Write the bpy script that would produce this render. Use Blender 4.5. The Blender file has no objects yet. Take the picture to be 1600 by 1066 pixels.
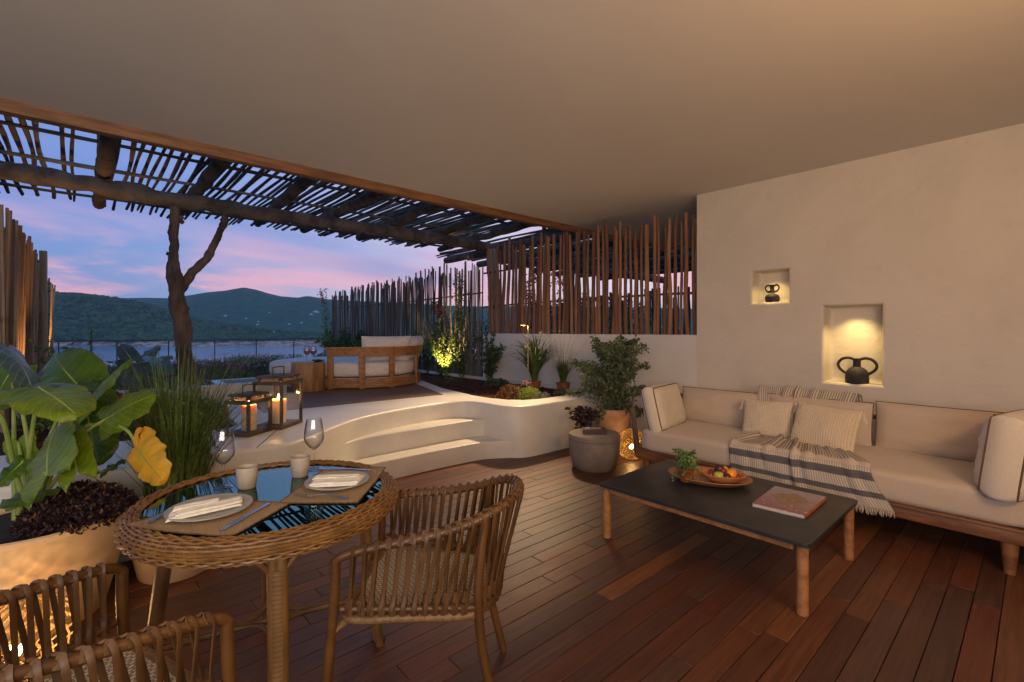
import bpy, bmesh, math, random
import numpy as np
from mathutils import Vector, Matrix, noise as mnoise
from mathutils.geometry import tessellate_polygon
from math import sin, cos, pi, radians, sqrt, atan2, exp

rnd = random.Random(7)
U = rnd.uniform
scene = bpy.context.scene
col = scene.collection

# ------------------------------------------------------------------ camera
H = 1.40
FPX = 744.0
FW = Vector((0.669, 0.743, 0)).normalized()
RT = Vector((0.743, -0.669, 0)).normalized()
cam = bpy.data.cameras.new("camera")
cam.sensor_width = 36.0
cam.lens = 36.0 * FPX / 1600.0
cam.shift_y = -16.0 / 1600.0
cam.clip_start = 0.05
cam.clip_end = 30000
camo = bpy.data.objects.new("camera", cam)
col.objects.link(camo)
camo.location = (0, 0, H)
camo.rotation_euler = (pi / 2, 0, atan2(FW.y, FW.x) - pi / 2)
scene.camera = camo

def at(px, py, d):
    """point d metres in front of the camera plane, on the ray of a photo pixel (used only for laying things out)"""
    return Vector((0, 0, H)) + FW * d + RT * ((px - 800) / FPX * d) + Vector((0, 0, (517 - py) / FPX * d))

def onz(px, py, z):
    return at(px, py, (H - z) * FPX / (py - 517))

# ------------------------------------------------------------------ view
scene.view_settings.view_transform = 'Standard'
scene.view_settings.look = 'None'
scene.view_settings.gamma = 1
scene.view_settings.exposure = 0.0
scene.view_settings.use_curve_mapping = False
scene.cycles.use_denoising = True
scene.cycles.max_bounces = 8
scene.cycles.diffuse_bounces = 4
scene.cycles.glossy_bounces = 4
scene.cycles.transmission_bounces = 6
scene.cycles.transparent_max_bounces = 24
scene.cycles.volume_bounces = 0
scene.cycles.caustics_reflective = False
scene.cycles.caustics_refractive = False
scene.cycles.sample_clamp_indirect = 4.0

# ------------------------------------------------------------------ world: dusk sky with pink clouds
world = bpy.data.worlds.new("World")
scene.world = world
world.use_nodes = True
nt = world.node_tree
nt.nodes.clear()

class G:
    """little helper to write node graphs"""
    def __init__(s, nt): s.nt = nt
    def n(s, typ, **kw):
        nd = s.nt.nodes.new(typ)
        for k, v in kw.items():
            if k.startswith('i_'):
                key = k[2:]
                key = int(key) if key.isdigit() else key.replace('_', ' ')
                s.set(nd.inputs[key], v)
            else: setattr(nd, k, v)
        return nd
    def set(s, inp, v):
        if isinstance(v, bpy.types.NodeSocket): s.nt.links.new(v, inp)
        elif isinstance(v, bpy.types.Node): s.nt.links.new(v.outputs[0], inp)
        elif isinstance(v, (tuple, list)) and len(v) == 3 and inp.type == 'RGBA': inp.default_value = (*v, 1)
        else: inp.default_value = v
    def m(s, op, a, b=0.0, c=0.0, clamp=False):
        nd = s.nt.nodes.new('ShaderNodeMath'); nd.operation = op; nd.use_clamp = clamp
        s.set(nd.inputs[0], a); s.set(nd.inputs[1], b); s.set(nd.inputs[2], c)
        return nd.outputs[0]
    def mix(s, f, a, b, blend='MIX'):
        nd = s.nt.nodes.new('ShaderNodeMix'); nd.data_type = 'RGBA'; nd.blend_type = blend
        s.set(nd.inputs[0], f); s.set(nd.inputs[6], a); s.set(nd.inputs[7], b)
        return nd.outputs[2]
    def ramp(s, f, stops, interp='LINEAR'):
        nd = s.nt.nodes.new('ShaderNodeValToRGB'); nd.color_ramp.interpolation = interp
        el = nd.color_ramp.elements
        while len(el) < len(stops): el.new(0.5)
        for e, (p, c) in zip(el, stops):
            e.position = p; e.color = (*c, 1) if len(c) == 3 else c
        s.set(nd.inputs[0], f)
        return nd.outputs[0]
    def maprange(s, v, a, b, c=0.0, d=1.0):
        nd = s.nt.nodes.new('ShaderNodeMapRange'); nd.clamp = True; nd.interpolation_type = 'SMOOTHSTEP'
        for i, x in enumerate((v, a, b, c, d)): s.set(nd.inputs[i], x)
        return nd.outputs[0]
    def noise(s, vec, scale, detail=4.0, rough=0.55, dist=0.0):
        nd = s.nt.nodes.new('ShaderNodeTexNoise')
        s.set(nd.inputs['Vector'], vec); nd.inputs['Scale'].default_value = scale
        nd.inputs['Detail'].default_value = detail; nd.inputs['Roughness'].default_value = rough
        nd.inputs['Distortion'].default_value = dist
        return nd.outputs[0]

def lin(r, g, b):
    def f(c):
        c /= 255.0
        return c / 12.92 if c <= 0.04045 else ((c + 0.055) / 1.055) ** 2.4
    return (f(r), f(g), f(b))

g = G(nt)
tc = g.n('ShaderNodeTexCoord')
sep = g.n('ShaderNodeSeparateXYZ', i_0=tc.outputs['Generated'])
X_, Y_, Z_ = sep.outputs
hor = g.m('SQRT', g.m('ADD', g.m('MULTIPLY', X_, X_), g.m('MULTIPLY', Y_, Y_)))
el = g.m('ARCTAN2', Z_, hor)                       # elevation, radians
# azimuth factor: towards +X (right of the view) the sky keeps more of the sunset
sunny = g.maprange(g.m('DIVIDE', X_, g.m('MAXIMUM', hor, 0.001)), -0.05, 0.85)
base = g.ramp(g.m('DIVIDE', el, 1.2, clamp=True), [
    (0.00, lin(136, 152, 196)), (0.09, lin(120, 146, 198)), (0.20, lin(108, 144, 206)),
    (0.35, lin(106, 158, 218)), (0.60, lin(92, 150, 208)), (1.0, lin(62, 104, 176))])
warm = g.ramp(g.m('DIVIDE', el, 1.2, clamp=True), [
    (0.00, lin(230, 214, 218)), (0.10, lin(222, 208, 222)), (0.22, lin(190, 192, 224)),
    (0.35, lin(160, 186, 232)), (0.6, lin(110, 156, 214)), (1.0, lin(62, 104, 176))])
skyc = g.mix(sunny, base, warm)
zz = g.m('ADD', g.m('MAXIMUM', Z_, 0.0), 0.16)
cv = g.n('ShaderNodeCombineXYZ', i_0=g.m('DIVIDE', X_, zz), i_1=g.m('DIVIDE', Y_, zz), i_2=g.m('MULTIPLY', Z_, 3.0))
mp = g.n('ShaderNodeMapping', i_0=cv.outputs[0])
mp.inputs['Rotation'].default_value = (0, 0, radians(-40))
mp.inputs['Scale'].default_value = (0.55, 1.0, 1.0)
n1 = g.noise(mp.outputs[0], 0.75, 6, 0.62, 0.5)
n2 = g.noise(mp.outputs[0], 0.42, 4, 0.55, 0.3)
pinkmask = g.m('MULTIPLY', g.maprange(n1, 0.42, 0.60), g.maprange(el, 0.42, 0.03), clamp=True)
pinkc = g.mix(g.maprange(el, 0.02, 0.33), lin(240, 176, 184), lin(172, 158, 206))
skyc = g.mix(g.m('MULTIPLY', pinkmask, 0.82), skyc, pinkc)
cool = g.m('MULTIPLY', g.maprange(n2, 0.48, 0.66), 0.6)
skyc = g.mix(cool, skyc, g.mix(g.maprange(el, 0.0, 0.6), lin(112, 128, 190), lin(104, 140, 200)))
low = g.maprange(el, -0.05, 0.0)
skyc = g.mix(low, lin(70, 84, 110), skyc)
bg = g.n('ShaderNodeBackground', i_Color=skyc, i_Strength=1.25)
out = g.n('ShaderNodeOutputWorld', i_Surface=bg.outputs[0])

# faint afterglow, the sun is just under the horizon to the right
sun = bpy.data.lights.new("afterglow_sun", 'SUN')
sun.energy = 0.12; sun.angle = radians(40); sun.color = (1.0, 0.72, 0.66)
so = bpy.data.objects.new("afterglow_sun", sun); col.objects.link(so)
so.rotation_euler = Vector((-0.75, -0.6, -0.28)).to_track_quat('-Z', 'Y').to_euler()

def area(name, loc, target, sx, sy, power, color):
    l = bpy.data.lights.new(name, 'AREA'); l.shape = 'RECTANGLE'; l.size = sx; l.size_y = sy
    l.energy = power; l.color = color
    o = bpy.data.objects.new(name, l); col.objects.link(o); o.location = loc
    o.rotation_euler = (Vector(target) - Vector(loc)).to_track_quat('-Z', 'Y').to_euler()
    return o
def point(name, loc, power, color, r=0.02, parent=None):
    l = bpy.data.lights.new(name, 'POINT'); l.energy = power; l.color = color; l.shadow_soft_size = r
    o = bpy.data.objects.new(name, l); col.objects.link(o); o.location = loc
    if parent: o.parent = parent; o.location = Vector(loc) - parent.location
    return o
def spot(name, loc, target, power, color, size=60, blend=0.5, r=0.03):
    l = bpy.data.lights.new(name, 'SPOT'); l.energy = power; l.color = color; l.shadow_soft_size = r
    l.spot_size = radians(size); l.spot_blend = blend
    o = bpy.data.objects.new(name, l); col.objects.link(o); o.location = loc
    o.rotation_euler = (Vector(target) - Vector(loc)).to_track_quat('-Z', 'Y').to_euler()
    return o
WARM = (1.0, 0.62, 0.30)
# fill light added behind the camera to lift ceiling and terrace, no modelled source
area("room_fill", (-1.7, -1.6, 1.75), (-0.2, 2.2, 5.0), 4.2, 1.2, 190, (1.0, 0.87, 0.77))
area("ceiling_fill", (1.7, -1.0, 2.1), (3.2, 1.1, 3.0), 0.9, 0.3, 42, (1.0, 0.52, 0.20))  # added out of view to warm the right ceiling, stands for no known fixture

# ------------------------------------------------------------------ mesh helpers
class MB:
    def __init__(s): s.v = []; s.f = []; s.uv = {}
    def add(s, vs, fs):
        b = len(s.v); s.v.extend([tuple(p) for p in vs]); s.f.extend([tuple(i + b for i in f) for f in fs]); return b
    def box(s, c, size, rz=0.0, M=None):
        hx, hy, hz = size[0] / 2, size[1] / 2, size[2] / 2
        R = M if M is not None else Matrix.Rotation(rz, 3, 'Z')
        vs = [Vector(c) + R @ Vector((x, y, z)) for x in (-hx, hx) for y in (-hy, hy) for z in (-hz, hz)]
        s.add(vs, [(0, 1, 3, 2), (4, 6, 7, 5), (0, 4, 5, 1), (2, 3, 7, 6), (0, 2, 6, 4), (1, 5, 7, 3)]); return s
    def bx(s, x0, x1, y0, y1, z0, z1):
        return s.box(((x0 + x1) / 2, (y0 + y1) / 2, (z0 + z1) / 2), (x1 - x0, y1 - y0, z1 - z0))
    def tube(s, pts, rad, n=8, closed=False, caps=True, flat=1.0, up=None):
        pts = [Vector(p) for p in pts]; N = len(pts)
        if not isinstance(rad, (list, tuple)): rad = [rad] * N
        T = []
        for i in range(N):
            a = pts[(i - 1) % N] if (closed or i > 0) else pts[i]
            b = pts[(i + 1) % N] if (closed or i < N - 1) else pts[i]
            t = (b - a); T.append(t.normalized() if t.length > 1e-9 else Vector((0, 0, 1)))
        ref = Vector(up) if up is not None else (Vector((0, 0, 1)) if abs(T[0].z) < 0.9 else Vector((1, 0, 0)))
        nrm = (ref - T[0] * ref.dot(T[0])).normalized()
        base = len(s.v)
        for i in range(N):
            if up is not None:
                r_ = Vector(up); nn = r_ - T[i] * r_.dot(T[i])
                if nn.length > 1e-4: nrm = nn.normalized()
            else:
                nrm = nrm - T[i] * nrm.dot(T[i])
                if nrm.length < 1e-6: nrm = T[i].orthogonal()
                nrm.normalize()
            bn = T[i].cross(nrm)
            for k in range(n):
                a = 2 * pi * k / n
                p = pts[i] + (nrm * cos(a) * flat + bn * sin(a)) * rad[i]
                s.v.append(tuple(p))
        M = N if closed else N - 1
        for i in range(M):
            j = (i + 1) % N
            for k in range(n):
                k2 = (k + 1) % n
                s.f.append((base + i * n + k, base + i * n + k2, base + j * n + k2, base + j * n + k))
        if caps and not closed:
            s.f.append(tuple(base + k for k in range(n - 1, -1, -1)))
            s.f.append(tuple(base + (N - 1) * n + k for k in range(n)))
        return s
    def lathe(s, prof, n=32, c=(0, 0, 0), sx=1.0, sy=1.0, closed=False):
        base = len(s.v); c = Vector(c)
        for r, z in prof:
            for k in range(n):
                a = 2 * pi * k / n
                s.v.append((c.x + r * cos(a) * sx, c.y + r * sin(a) * sy, c.z + z))
        P = len(prof)
        for i in range(P if closed else P - 1):
            j = (i + 1) % P
            for k in range(n):
                k2 = (k + 1) % n
                s.f.append((base + i * n + k, base + i * n + k2, base + j * n + k2, base + j * n + k))
        if not closed:
            if prof[0][0] > 1e-5: s.f.append(tuple(base + k for k in range(n - 1, -1, -1)))
            if prof[-1][0] > 1e-5: s.f.append(tuple(base + (P - 1) * n + k for k in range(n)))
        return s
    def grid(s, fn, nu, nv, uvs=True, wrapu=False):
        base = len(s.v)
        for j in range(nv + 1):
            for i in range(nu + 1):
                u, v = i / nu, j / nv
                s.v.append(tuple(fn(u, v)))
                if uvs: s.uv[len(s.v) - 1] = (u, v)
        for j in range(nv):
            for i in range(nu):
                a = base + j * (nu + 1) + i
                s.f.append((a, a + 1, a + nu + 2, a + nu + 1))
        return s
    def prism(s, poly, z0, z1, rnd_=0.0, bottom=False):
        """vertical prism of a CCW outline, top edge rounded"""
        P = [Vector((p[0], p[1])) for p in poly]; N = len(P)
        nr = []
        for i in range(N):
            e1 = (P[i] - P[i - 1]); e2 = (P[(i + 1) % N] - P[i])
            e1 = e1.normalized() if e1.length > 1e-9 else e2.normalized(); e2 = e2.normalized() if e2.length > 1e-9 else e1
            t = (e1 + e2); t = t.normalized() if t.length > 1e-6 else e1
            nr.append(Vector((-t.y, t.x)))       # inward for CCW
        rings = [(0, z0), (0, z1 - rnd_)] if rnd_ > 0 else [(0, z0), (0, z1)]
        if rnd_ > 0:
            for k in range(1, 6):
                a = k / 5 * pi / 2
                rings.append((rnd_ * (1 - cos(a)), z1 - rnd_ + rnd_ * sin(a)))
        base = len(s.v)
        for off, z in rings:
            for i in range(N):
                q = P[i] + nr[i] * off; s.v.append((q.x, q.y, z))
        for r in range(len(rings) - 1):
            for i in range(N):
                j = (i + 1) % N
                s.f.append((base + r * N + i, base + r * N + j, base + (r + 1) * N + j, base + (r + 1) * N + i))
        top = base + (len(rings) - 1) * N
        tris = tessellate_polygon([[Vector(s.v[top + i]) for i in range(N)]])
        for t in tris: s.f.append(tuple(top + i for i in t))
        if bottom:
            for t in tris: s.f.append(tuple(base + i for i in reversed(t)))
        return s
    def ball(s, c, r, seg=12, rings=8, sz=1.0, M=None):
        c = Vector(c); base = len(s.v)
        s.v.append(tuple(c + (M or Matrix.Identity(3)) @ Vector((0, 0, -r * sz))))
        for j in range(1, rings):
            t = -pi / 2 + pi * j / rings
            for k in range(seg):
                a = 2 * pi * k / seg
                p = Vector((r * cos(t) * cos(a), r * cos(t) * sin(a), r * sz * sin(t)))
                s.v.append(tuple(c + ((M @ p) if M else p)))
        s.v.append(tuple(c + (M or Matrix.Identity(3)) @ Vector((0, 0, r * sz))))
        e = len(s.v) - 1
        for k in range(seg):
            k2 = (k + 1) % seg
            s.f.append((base, base + 1 + k2, base + 1 + k))
            for j in range(rings - 2):
                a = base + 1 + j * seg
                s.f.append((a + k, a + k2, a + seg + k2, a + seg + k))
            a = base + 1 + (rings - 2) * seg
            s.f.append((a + k, a + k2, e))
        return s
    def mesh(s, name, smooth=True, bevel=0.0, off=None, fix=False, angle=40, segs=2):
        me = bpy.data.meshes.new(name)
        vs = s.v if off is None else [(p[0] - off[0], p[1] - off[1], p[2] - off[2]) for p in s.v]
        me.from_pydata(vs, [], s.f)
        if s.uv:
            uvl = me.uv_layers.new(name="UVMap")
            li = np.empty(len(me.loops), dtype=np.int32); me.loops.foreach_get('vertex_index', li)
            arr = np.zeros((len(s.v), 2), dtype=np.float32)
            for k, t in s.uv.items(): arr[k] = t
            uvl.data.foreach_set('uv', arr[li].ravel())
        if bevel > 0 or fix:
            bm = bmesh.new(); bm.from_mesh(me)
            if fix: bmesh.ops.recalc_face_normals(bm, faces=bm.faces)
            if bevel > 0:
                es = [e for e in bm.edges if len(e.link_faces) == 2 and e.calc_face_angle(0) > 0.6]
                bmesh.ops.bevel(bm, geom=es, offset=bevel, segments=segs, affect='EDGES', profile=0.5, clamp_overlap=True)
            bm.to_mesh(me); bm.free()
        if smooth:
            me.polygons.foreach_set('use_smooth', [True] * len(me.polygons))
            try: me.set_sharp_from_angle(angle=radians(angle))
            except Exception: pass
        me.update()
        return me

def wloc(o):
    """world position of an unrotated parent chain"""
    p = Vector((0, 0, 0))
    while o is not None: p = p + Vector(o.location); o = o.parent
    return p
def tag(o, label=None, cat=None, group=None, kind=None):
    if label: o['label'] = label
    if cat: o['category'] = cat
    if group: o['group'] = group
    if kind: o['kind'] = kind
    return o
def thing(name, label, cat, loc=(0, 0, 0), rz=0.0, group=None):
    o = bpy.data.objects.new(name, None); o.empty_display_size = 0.1; col.objects.link(o)
    o.location = loc; o.rotation_euler = (0, 0, rz)
    return tag(o, label, cat, group)
def obj(name, mb, mat, parent=None, world=False, label=None, kind=None, **kw):
    """one mesh object; world=True: the builder holds world coordinates"""
    off = wloc(parent) if (parent is not None and world) else None
    me = mb if isinstance(mb, bpy.types.Mesh) else mb.mesh(name, off=off, **kw)
    if mat is not None and not me.materials: me.materials.append(mat)
    o = bpy.data.objects.new(name, me); col.objects.link(o)
    if parent is not None: o.parent = parent
    return tag(o, label, None, None, kind)
def put(name, me, parent, loc, rot=(0, 0, 0), sc=(1, 1, 1)):
    o = bpy.data.objects.new(name, me); col.objects.link(o); o.parent = parent
    o.location = loc; o.rotation_euler = rot; o.scale = sc
    return o
def dup(root, loc, rz, label=None, sc=None):
    def cp(o, par):
        c = o.copy(); col.objects.link(c); c.parent = par
        for ch in list(o.children): cp(ch, c)
        return c
    r = cp(root, root.parent); r.location = loc; r.rotation_euler = (0, 0, rz)
    if sc: r.scale = (sc, sc, sc)
    if label: r['label'] = label
    return r
def solo(name, mb, mat, label, cat, origin=None, group=None, kind=None, **kw):
    o = obj(name, mb.mesh(name, off=origin, **kw), mat)
    if origin is not None: o.location = origin
    return tag(o, label, cat, group, kind)
def smooth_path(pts, k=6, closed=False):
    pts = [Vector(p) for p in pts]; N = len(pts); out = []
    for i in range(N if closed else N - 1):
        p0 = pts[(i - 1) % N] if (closed or i > 0) else pts[i]
        p1 = pts[i]; p2 = pts[(i + 1) % N]
        p3 = pts[(i + 2) % N] if (closed or i < N - 2) else p2
        for j in range(k):
            t = j / k
            out.append(0.5 * ((2 * p1) + (p2 - p0) * t + (2 * p0 - 5 * p1 + 4 * p2 - p3) * t * t + (3 * p1 - p0 - 3 * p2 + p3) * t ** 3))
    if not closed: out.append(pts[-1])
    return out

# ------------------------------------------------------------------ materials
MATS = {}
def mat(name, c1, c2=None, rough=0.6, scale=8.0, detail=5.0, bump=0.0, bscale=None, stretch=None, coord='Object',
        rand=None, spec=0.5, metal=0.0, ramp=(0.35, 0.65), translucent=0.0, sheen=0.0, coat=0.0, fade=None):
    """general procedural surface: noise between two colours, noise bump, optional per-object colour choice"""
    m = bpy.data.materials.new(name); m.use_nodes = True; nt = m.node_tree; nt.nodes.clear(); g = G(nt)
    tc = g.n('ShaderNodeTexCoord'); vec = tc.outputs[coord]
    oi = g.n('ShaderNodeObjectInfo')
    if stretch or rand:
        mp = g.n('ShaderNodeMapping', i_0=vec)
        if stretch: mp.inputs['Scale'].default_value = stretch
        if rand:
            rv = g.n('ShaderNodeCombineXYZ', i_0=g.m('MULTIPLY', oi.outputs['Random'], 37.0), i_1=g.m('MULTIPLY', oi.outputs['Random'], 91.0), i_2=0.0)
            nt.links.new(rv.outputs[0], mp.inputs['Location'])
        vec = mp.outputs[0]
    nz = g.noise(vec, scale, detail, 0.6)
    f = g.maprange(nz, ramp[0], ramp[1])
    c2 = c2 or tuple(x * 0.75 for x in c1)
    if rand:
        cr = g.ramp(oi.outputs['Random'], [((i + 0.0) / len(rand), c) for i, c in enumerate(rand)], 'CONSTANT')
        dark = g.mix(1.0, cr, (0.62, 0.60, 0.60), 'MULTIPLY')
        colr = g.mix(f, cr, dark)
    else:
        colr = g.mix(f, c1, c2)
    p = g.n('ShaderNodeBsdfPrincipled', i_Base_Color=colr, i_Metallic=metal)
    g.set(p.inputs['Roughness'], g.m('ADD', rough - 0.06, g.m('MULTIPLY', nz, 0.12)))
    p.inputs['Specular IOR Level'].default_value = spec
    if sheen: p.inputs['Sheen Weight'].default_value = sheen
    if coat: p.inputs['Coat Weight'].default_value = coat; p.inputs['Coat Roughness'].default_value = 0.1
    if bump:
        bz = g.noise(vec, bscale or scale * 2, 6, 0.6)
        b = g.n('ShaderNodeBump', i_Height=bz, i_Strength=1.0, i_Distance=bump)
        nt.links.new(b.outputs[0], p.inputs['Normal'])
    sh = p.outputs[0]
    if translucent:
        t = g.n('ShaderNodeBsdfTranslucent', i_Color=g.mix(1.0, colr, (1.3, 1.25, 0.6), 'MULTIPLY'))
        ms = g.n('ShaderNodeMixShader', i_0=translucent, i_1=sh, i_2=t.outputs[0]); sh = ms.outputs[0]
    g.n('ShaderNodeOutputMaterial', i_Surface=sh)
    MATS[name] = m
    return m
def emis(name, color, strength):
    m = bpy.data.materials.new(name); m.use_nodes = True; nt = m.node_tree; nt.nodes.clear(); g = G(nt)
    e = g.n('ShaderNodeEmission', i_Color=color, i_Strength=strength); g.n('ShaderNodeOutputMaterial', i_Surface=e.outputs[0])
    return m
def glassmat(name, tint=(1, 1, 1), ior=1.5, rough=0.0, power=5.0, boost=1.0):
    m = bpy.data.materials.new(name); m.use_nodes = True; nt = m.node_tree; nt.nodes.clear(); g = G(nt)
    lw = g.n('ShaderNodeLayerWeight', i_Blend=.5); f0 = ((ior - 1) / (ior + 1)) ** 2 * boost
    fr = [g.m('ADD', f0, g.m('MULTIPLY', 1 - f0, g.m('POWER', lw.outputs['Facing'], power)))]
    t = g.n('ShaderNodeBsdfTransparent', i_Color=tint); gl = g.n('ShaderNodeBsdfGlossy', i_Color=(1, 1, 1), i_Roughness=rough)
    ms = g.n('ShaderNodeMixShader', i_0=fr[0], i_1=t.outputs[0], i_2=gl.outputs[0])
    g.n('ShaderNodeOutputMaterial', i_Surface=ms.outputs[0])
    return m

def plaster(name, c, rough=0.8, b=0.004, mott=0.08):
    m = bpy.data.materials.new(name); m.use_nodes = True; nt = m.node_tree; nt.nodes.clear(); g = G(nt)
    tc = g.n('ShaderNodeTexCoord'); vec = tc.outputs['Object']
    a = g.noise(vec, 1.1, 5, 0.6, 0.4); d = g.noise(vec, 7.0, 4, 0.6); e = g.noise(vec, 90.0, 3, 0.6)
    colr = g.mix(g.maprange(a, 0.35, 0.7), c, tuple(x * (1 - mott) for x in c))
    colr = g.mix(g.m('MULTIPLY', g.maprange(d, 0.55, 0.75), 0.5), colr, tuple(x * (1 - mott * 1.3) for x in c))
    h = g.m('ADD', g.m('MULTIPLY', a, 1.6), g.m('ADD', g.m('MULTIPLY', d, 0.5), g.m('MULTIPLY', e, 0.06)))
    bp = g.n('ShaderNodeBump', i_Height=h, i_Strength=1.0, i_Distance=b)
    p = g.n('ShaderNodeBsdfPrincipled', i_Base_Color=colr, i_Roughness=g.m('ADD', rough - 0.1, g.m('MULTIPLY', d, 0.2)), i_Normal=bp.outputs[0])
    g.n('ShaderNodeOutputMaterial', i_Surface=p.outputs[0])
    return m

M_wall = plaster('wall_plaster', (0.66, 0.605, 0.52), 0.85, 0.016, 0.09)
M_ceil = plaster('ceiling_plaster', (0.70, 0.66, 0.61), 0.9, 0.003, 0.025)
M_cement = plaster('polished_cement', (0.72, 0.69, 0.63), 0.38, 0.006, 0.17)
M_lowwall = plaster('outer_plaster', (0.68, 0.66, 0.62), 0.75, 0.008, 0.08)

def boardmat():
    m = bpy.data.materials.new('deck_board'); m.use_nodes = True; nt = m.node_tree; nt.nodes.clear(); g = G(nt)
    tc = g.n('ShaderNodeTexCoord'); oi = g.n('ShaderNodeObjectInfo'); geo = g.n('ShaderNodeNewGeometry')
    R = oi.outputs['Random']
    mp = g.n('ShaderNodeMapping', i_0=geo.outputs['Position'])
    mp.inputs['Scale'].default_value = (1.2, 26, 26)
    rv = g.n('ShaderNodeCombineXYZ', i_0=g.m('MULTIPLY', R, 57.0), i_1=g.m('MULTIPLY', R, 31.0), i_2=0.0)
    nt.links.new(rv.outputs[0], mp.inputs['Location'])
    gr = g.noise(mp.outputs[0], 2.2, 7, 0.65, 0.8)
    gr2 = g.noise(mp.outputs[0], 11.0, 5, 0.6)
    big = g.noise(geo.outputs['Position'], 1.3, 4, 0.6)
    cr = g.ramp(R, [(0.0, lin(93, 54, 37)), (0.13, lin(84, 54, 41)), (0.27, lin(104, 61, 40)), (0.40, lin(77, 50, 41)), (0.52, lin(93, 59, 45)),
                    (0.63, lin(109, 68, 45)), (0.72, lin(81, 48, 37)), (0.82, lin(126, 79, 48)), (0.86, lin(88, 59, 48)), (0.94, lin(102, 54, 36))], 'CONSTANT')
    colr = g.mix(g.maprange(gr, 0.3, 0.72), cr, g.mix(1.0, cr, (0.50, 0.46, 0.44), 'MULTIPLY'))
    colr = g.mix(g.m('MULTIPLY', g.maprange(gr2, 0.45, 0.7), 0.35), colr, g.mix(1.0, cr, (1.35, 1.28, 1.2), 'MULTIPLY'))
    colr = g.mix(g.m('MULTIPLY', g.maprange(big, 0.5, 0.75), 0.35), colr, g.mix(1.0, colr, (0.6, 0.6, 0.65), 'MULTIPLY'))
    rough = g.m('ADD', 0.27, g.m('ADD', g.m('MULTIPLY', big, 0.28), g.m('MULTIPLY', gr2, 0.12)))
    bp = g.n('ShaderNodeBump', i_Height=g.m('ADD', gr, g.m('MULTIPLY', gr2, 0.5)), i_Strength=1.0, i_Distance=0.0012)
    p = g.n('ShaderNodeBsdfPrincipled', i_Base_Color=colr, i_Roughness=rough, i_Normal=bp.outputs[0])
    g.n('ShaderNodeOutputMaterial', i_Surface=p.outputs[0])
    return m
M_board = boardmat()
M_deck2 = mat('upper_deck_wood', lin(134, 104, 80), lin(96, 74, 58), 0.6, 3.0, 6, 0.001, 12, stretch=(1, 18, 18), spec=0.35)
M_dark = mat('gap_dark', (0.012, 0.010, 0.009), None, 0.9)
M_beam = mat('pine_beam', lin(146, 102, 64), lin(108, 72, 44), 0.6, 2.5, 6, 0.001, 10, stretch=(1, 10, 10))
M_log = mat('weathered_log', (0.135, 0.105, 0.085), (0.050, 0.040, 0.034), 0.85, 5.0, 8, 0.022, 12, stretch=(1, 1, 1))
M_slat = mat('roof_stick', (0.14, 0.11, 0.09), (0.07, 0.055, 0.045), 0.85, 6.0, 5, 0.003, 20,
             rand=[(0.17, 0.135, 0.11), (0.12, 0.095, 0.075), (0.21, 0.17, 0.13), (0.14, 0.11, 0.085)])
M_trunk = mat('driftwood_trunk', (0.15, 0.10, 0.075), (0.05, 0.036, 0.028), 0.85, 5, 8, 0.022, 9, stretch=(1.5, 1.5, .35))
M_stick = mat('fence_stick_brown', (0.3, 0.15, 0.08), None, 0.7, 5.0, 5, 0.003, 14, stretch=(2, 2, .25),
              rand=[(0.30, 0.140, 0.070), (0.22, 0.10, 0.055), (0.36, 0.18, 0.095), (0.26, 0.135, 0.08), (0.17, 0.085, 0.05)])
M_stickg = mat('fence_stick_grey', (0.2, 0.17, 0.14), None, 0.8, 5.0, 5, 0.003, 14, stretch=(2, 2, .25),
               rand=[(0.18, 0.155, 0.13), (0.11, 0.095, 0.08), (0.22, 0.19, 0.155), (0.15, 0.125, 0.10), (0.08, 0.07, 0.06)])
M_stickt = mat('fence_stick_tan', (0.36, 0.24, 0.15), None, 0.75, 5.0, 5, 0.003, 14, stretch=(2, 2, .25),
               rand=[(0.36, 0.24, 0.15), (0.28, 0.17, 0.10), (0.42, 0.30, 0.19), (0.31, 0.21, 0.13), (0.20, 0.13, 0.08)])
M_soil = mat('soil', lin(96, 62, 44), lin(52, 34, 26), 0.95, 22, 8, 0.02, 30, spec=0.1)
M_rattan = mat('rattan', (0.26, 0.125, 0.030), (0.14, 0.060, 0.014), 0.45, 9, 5, 0.0006, 60, ramp=(.3, .75))
M_rattand = mat('rattan_dark', (0.20, 0.11, 0.045), (0.12, 0.065, 0.025), 0.6, 9, 5)
M_weave = mat('seat_weave', (0.48, 0.38, 0.26), (0.36, 0.27, 0.17), 0.7, 30, 4)
M_pole = mat('chair_pole', (0.135, 0.056, 0.013), (0.080, 0.032, 0.007), 0.4, 6, 5, 0.0004, 40)
M_teak = mat('teak', lin(172, 122, 76), lin(140, 94, 56), 0.5, 2.2, 6, 0.0008, 12, stretch=(1.5, 12, 12))
M_teakd = mat('teak_sofa_frame', lin(142, 96, 58), lin(104, 66, 38), 0.5, 2.2, 6, 0.0008, 12, stretch=(12, 1.5, 12))
M_stonetop = mat('slate_top', (0.028, 0.030, 0.032), (0.018, 0.019, 0.021), 0.42, 5, 6, 0.0006, 50)
M_concrete = mat('grey_clay', lin(132, 120, 108), lin(112, 102, 92), 0.75, 5, 6, 0.002, 20)
M_fabric = mat('linen', lin(200, 184, 164), lin(188, 171, 151), 0.9, 260, 2, 0.0005, 500, sheen=0.2, spec=0.2)
M_fabricw = mat('linen_white', lin(220, 210, 190), lin(206, 194, 172), 0.9, 260, 2, 0.0005, 500, sheen=0.2, spec=0.2)
M_piping = mat('piping_brown', lin(112, 82, 66), None, 0.8)
M_pipingg = mat('piping_grey', lin(96, 90, 90), None, 0.8)
M_metal = mat('brushed_steel', (0.55, 0.55, 0.56), (0.5, 0.5, 0.5), 0.22, 20, 3, metal=1.0)
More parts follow.
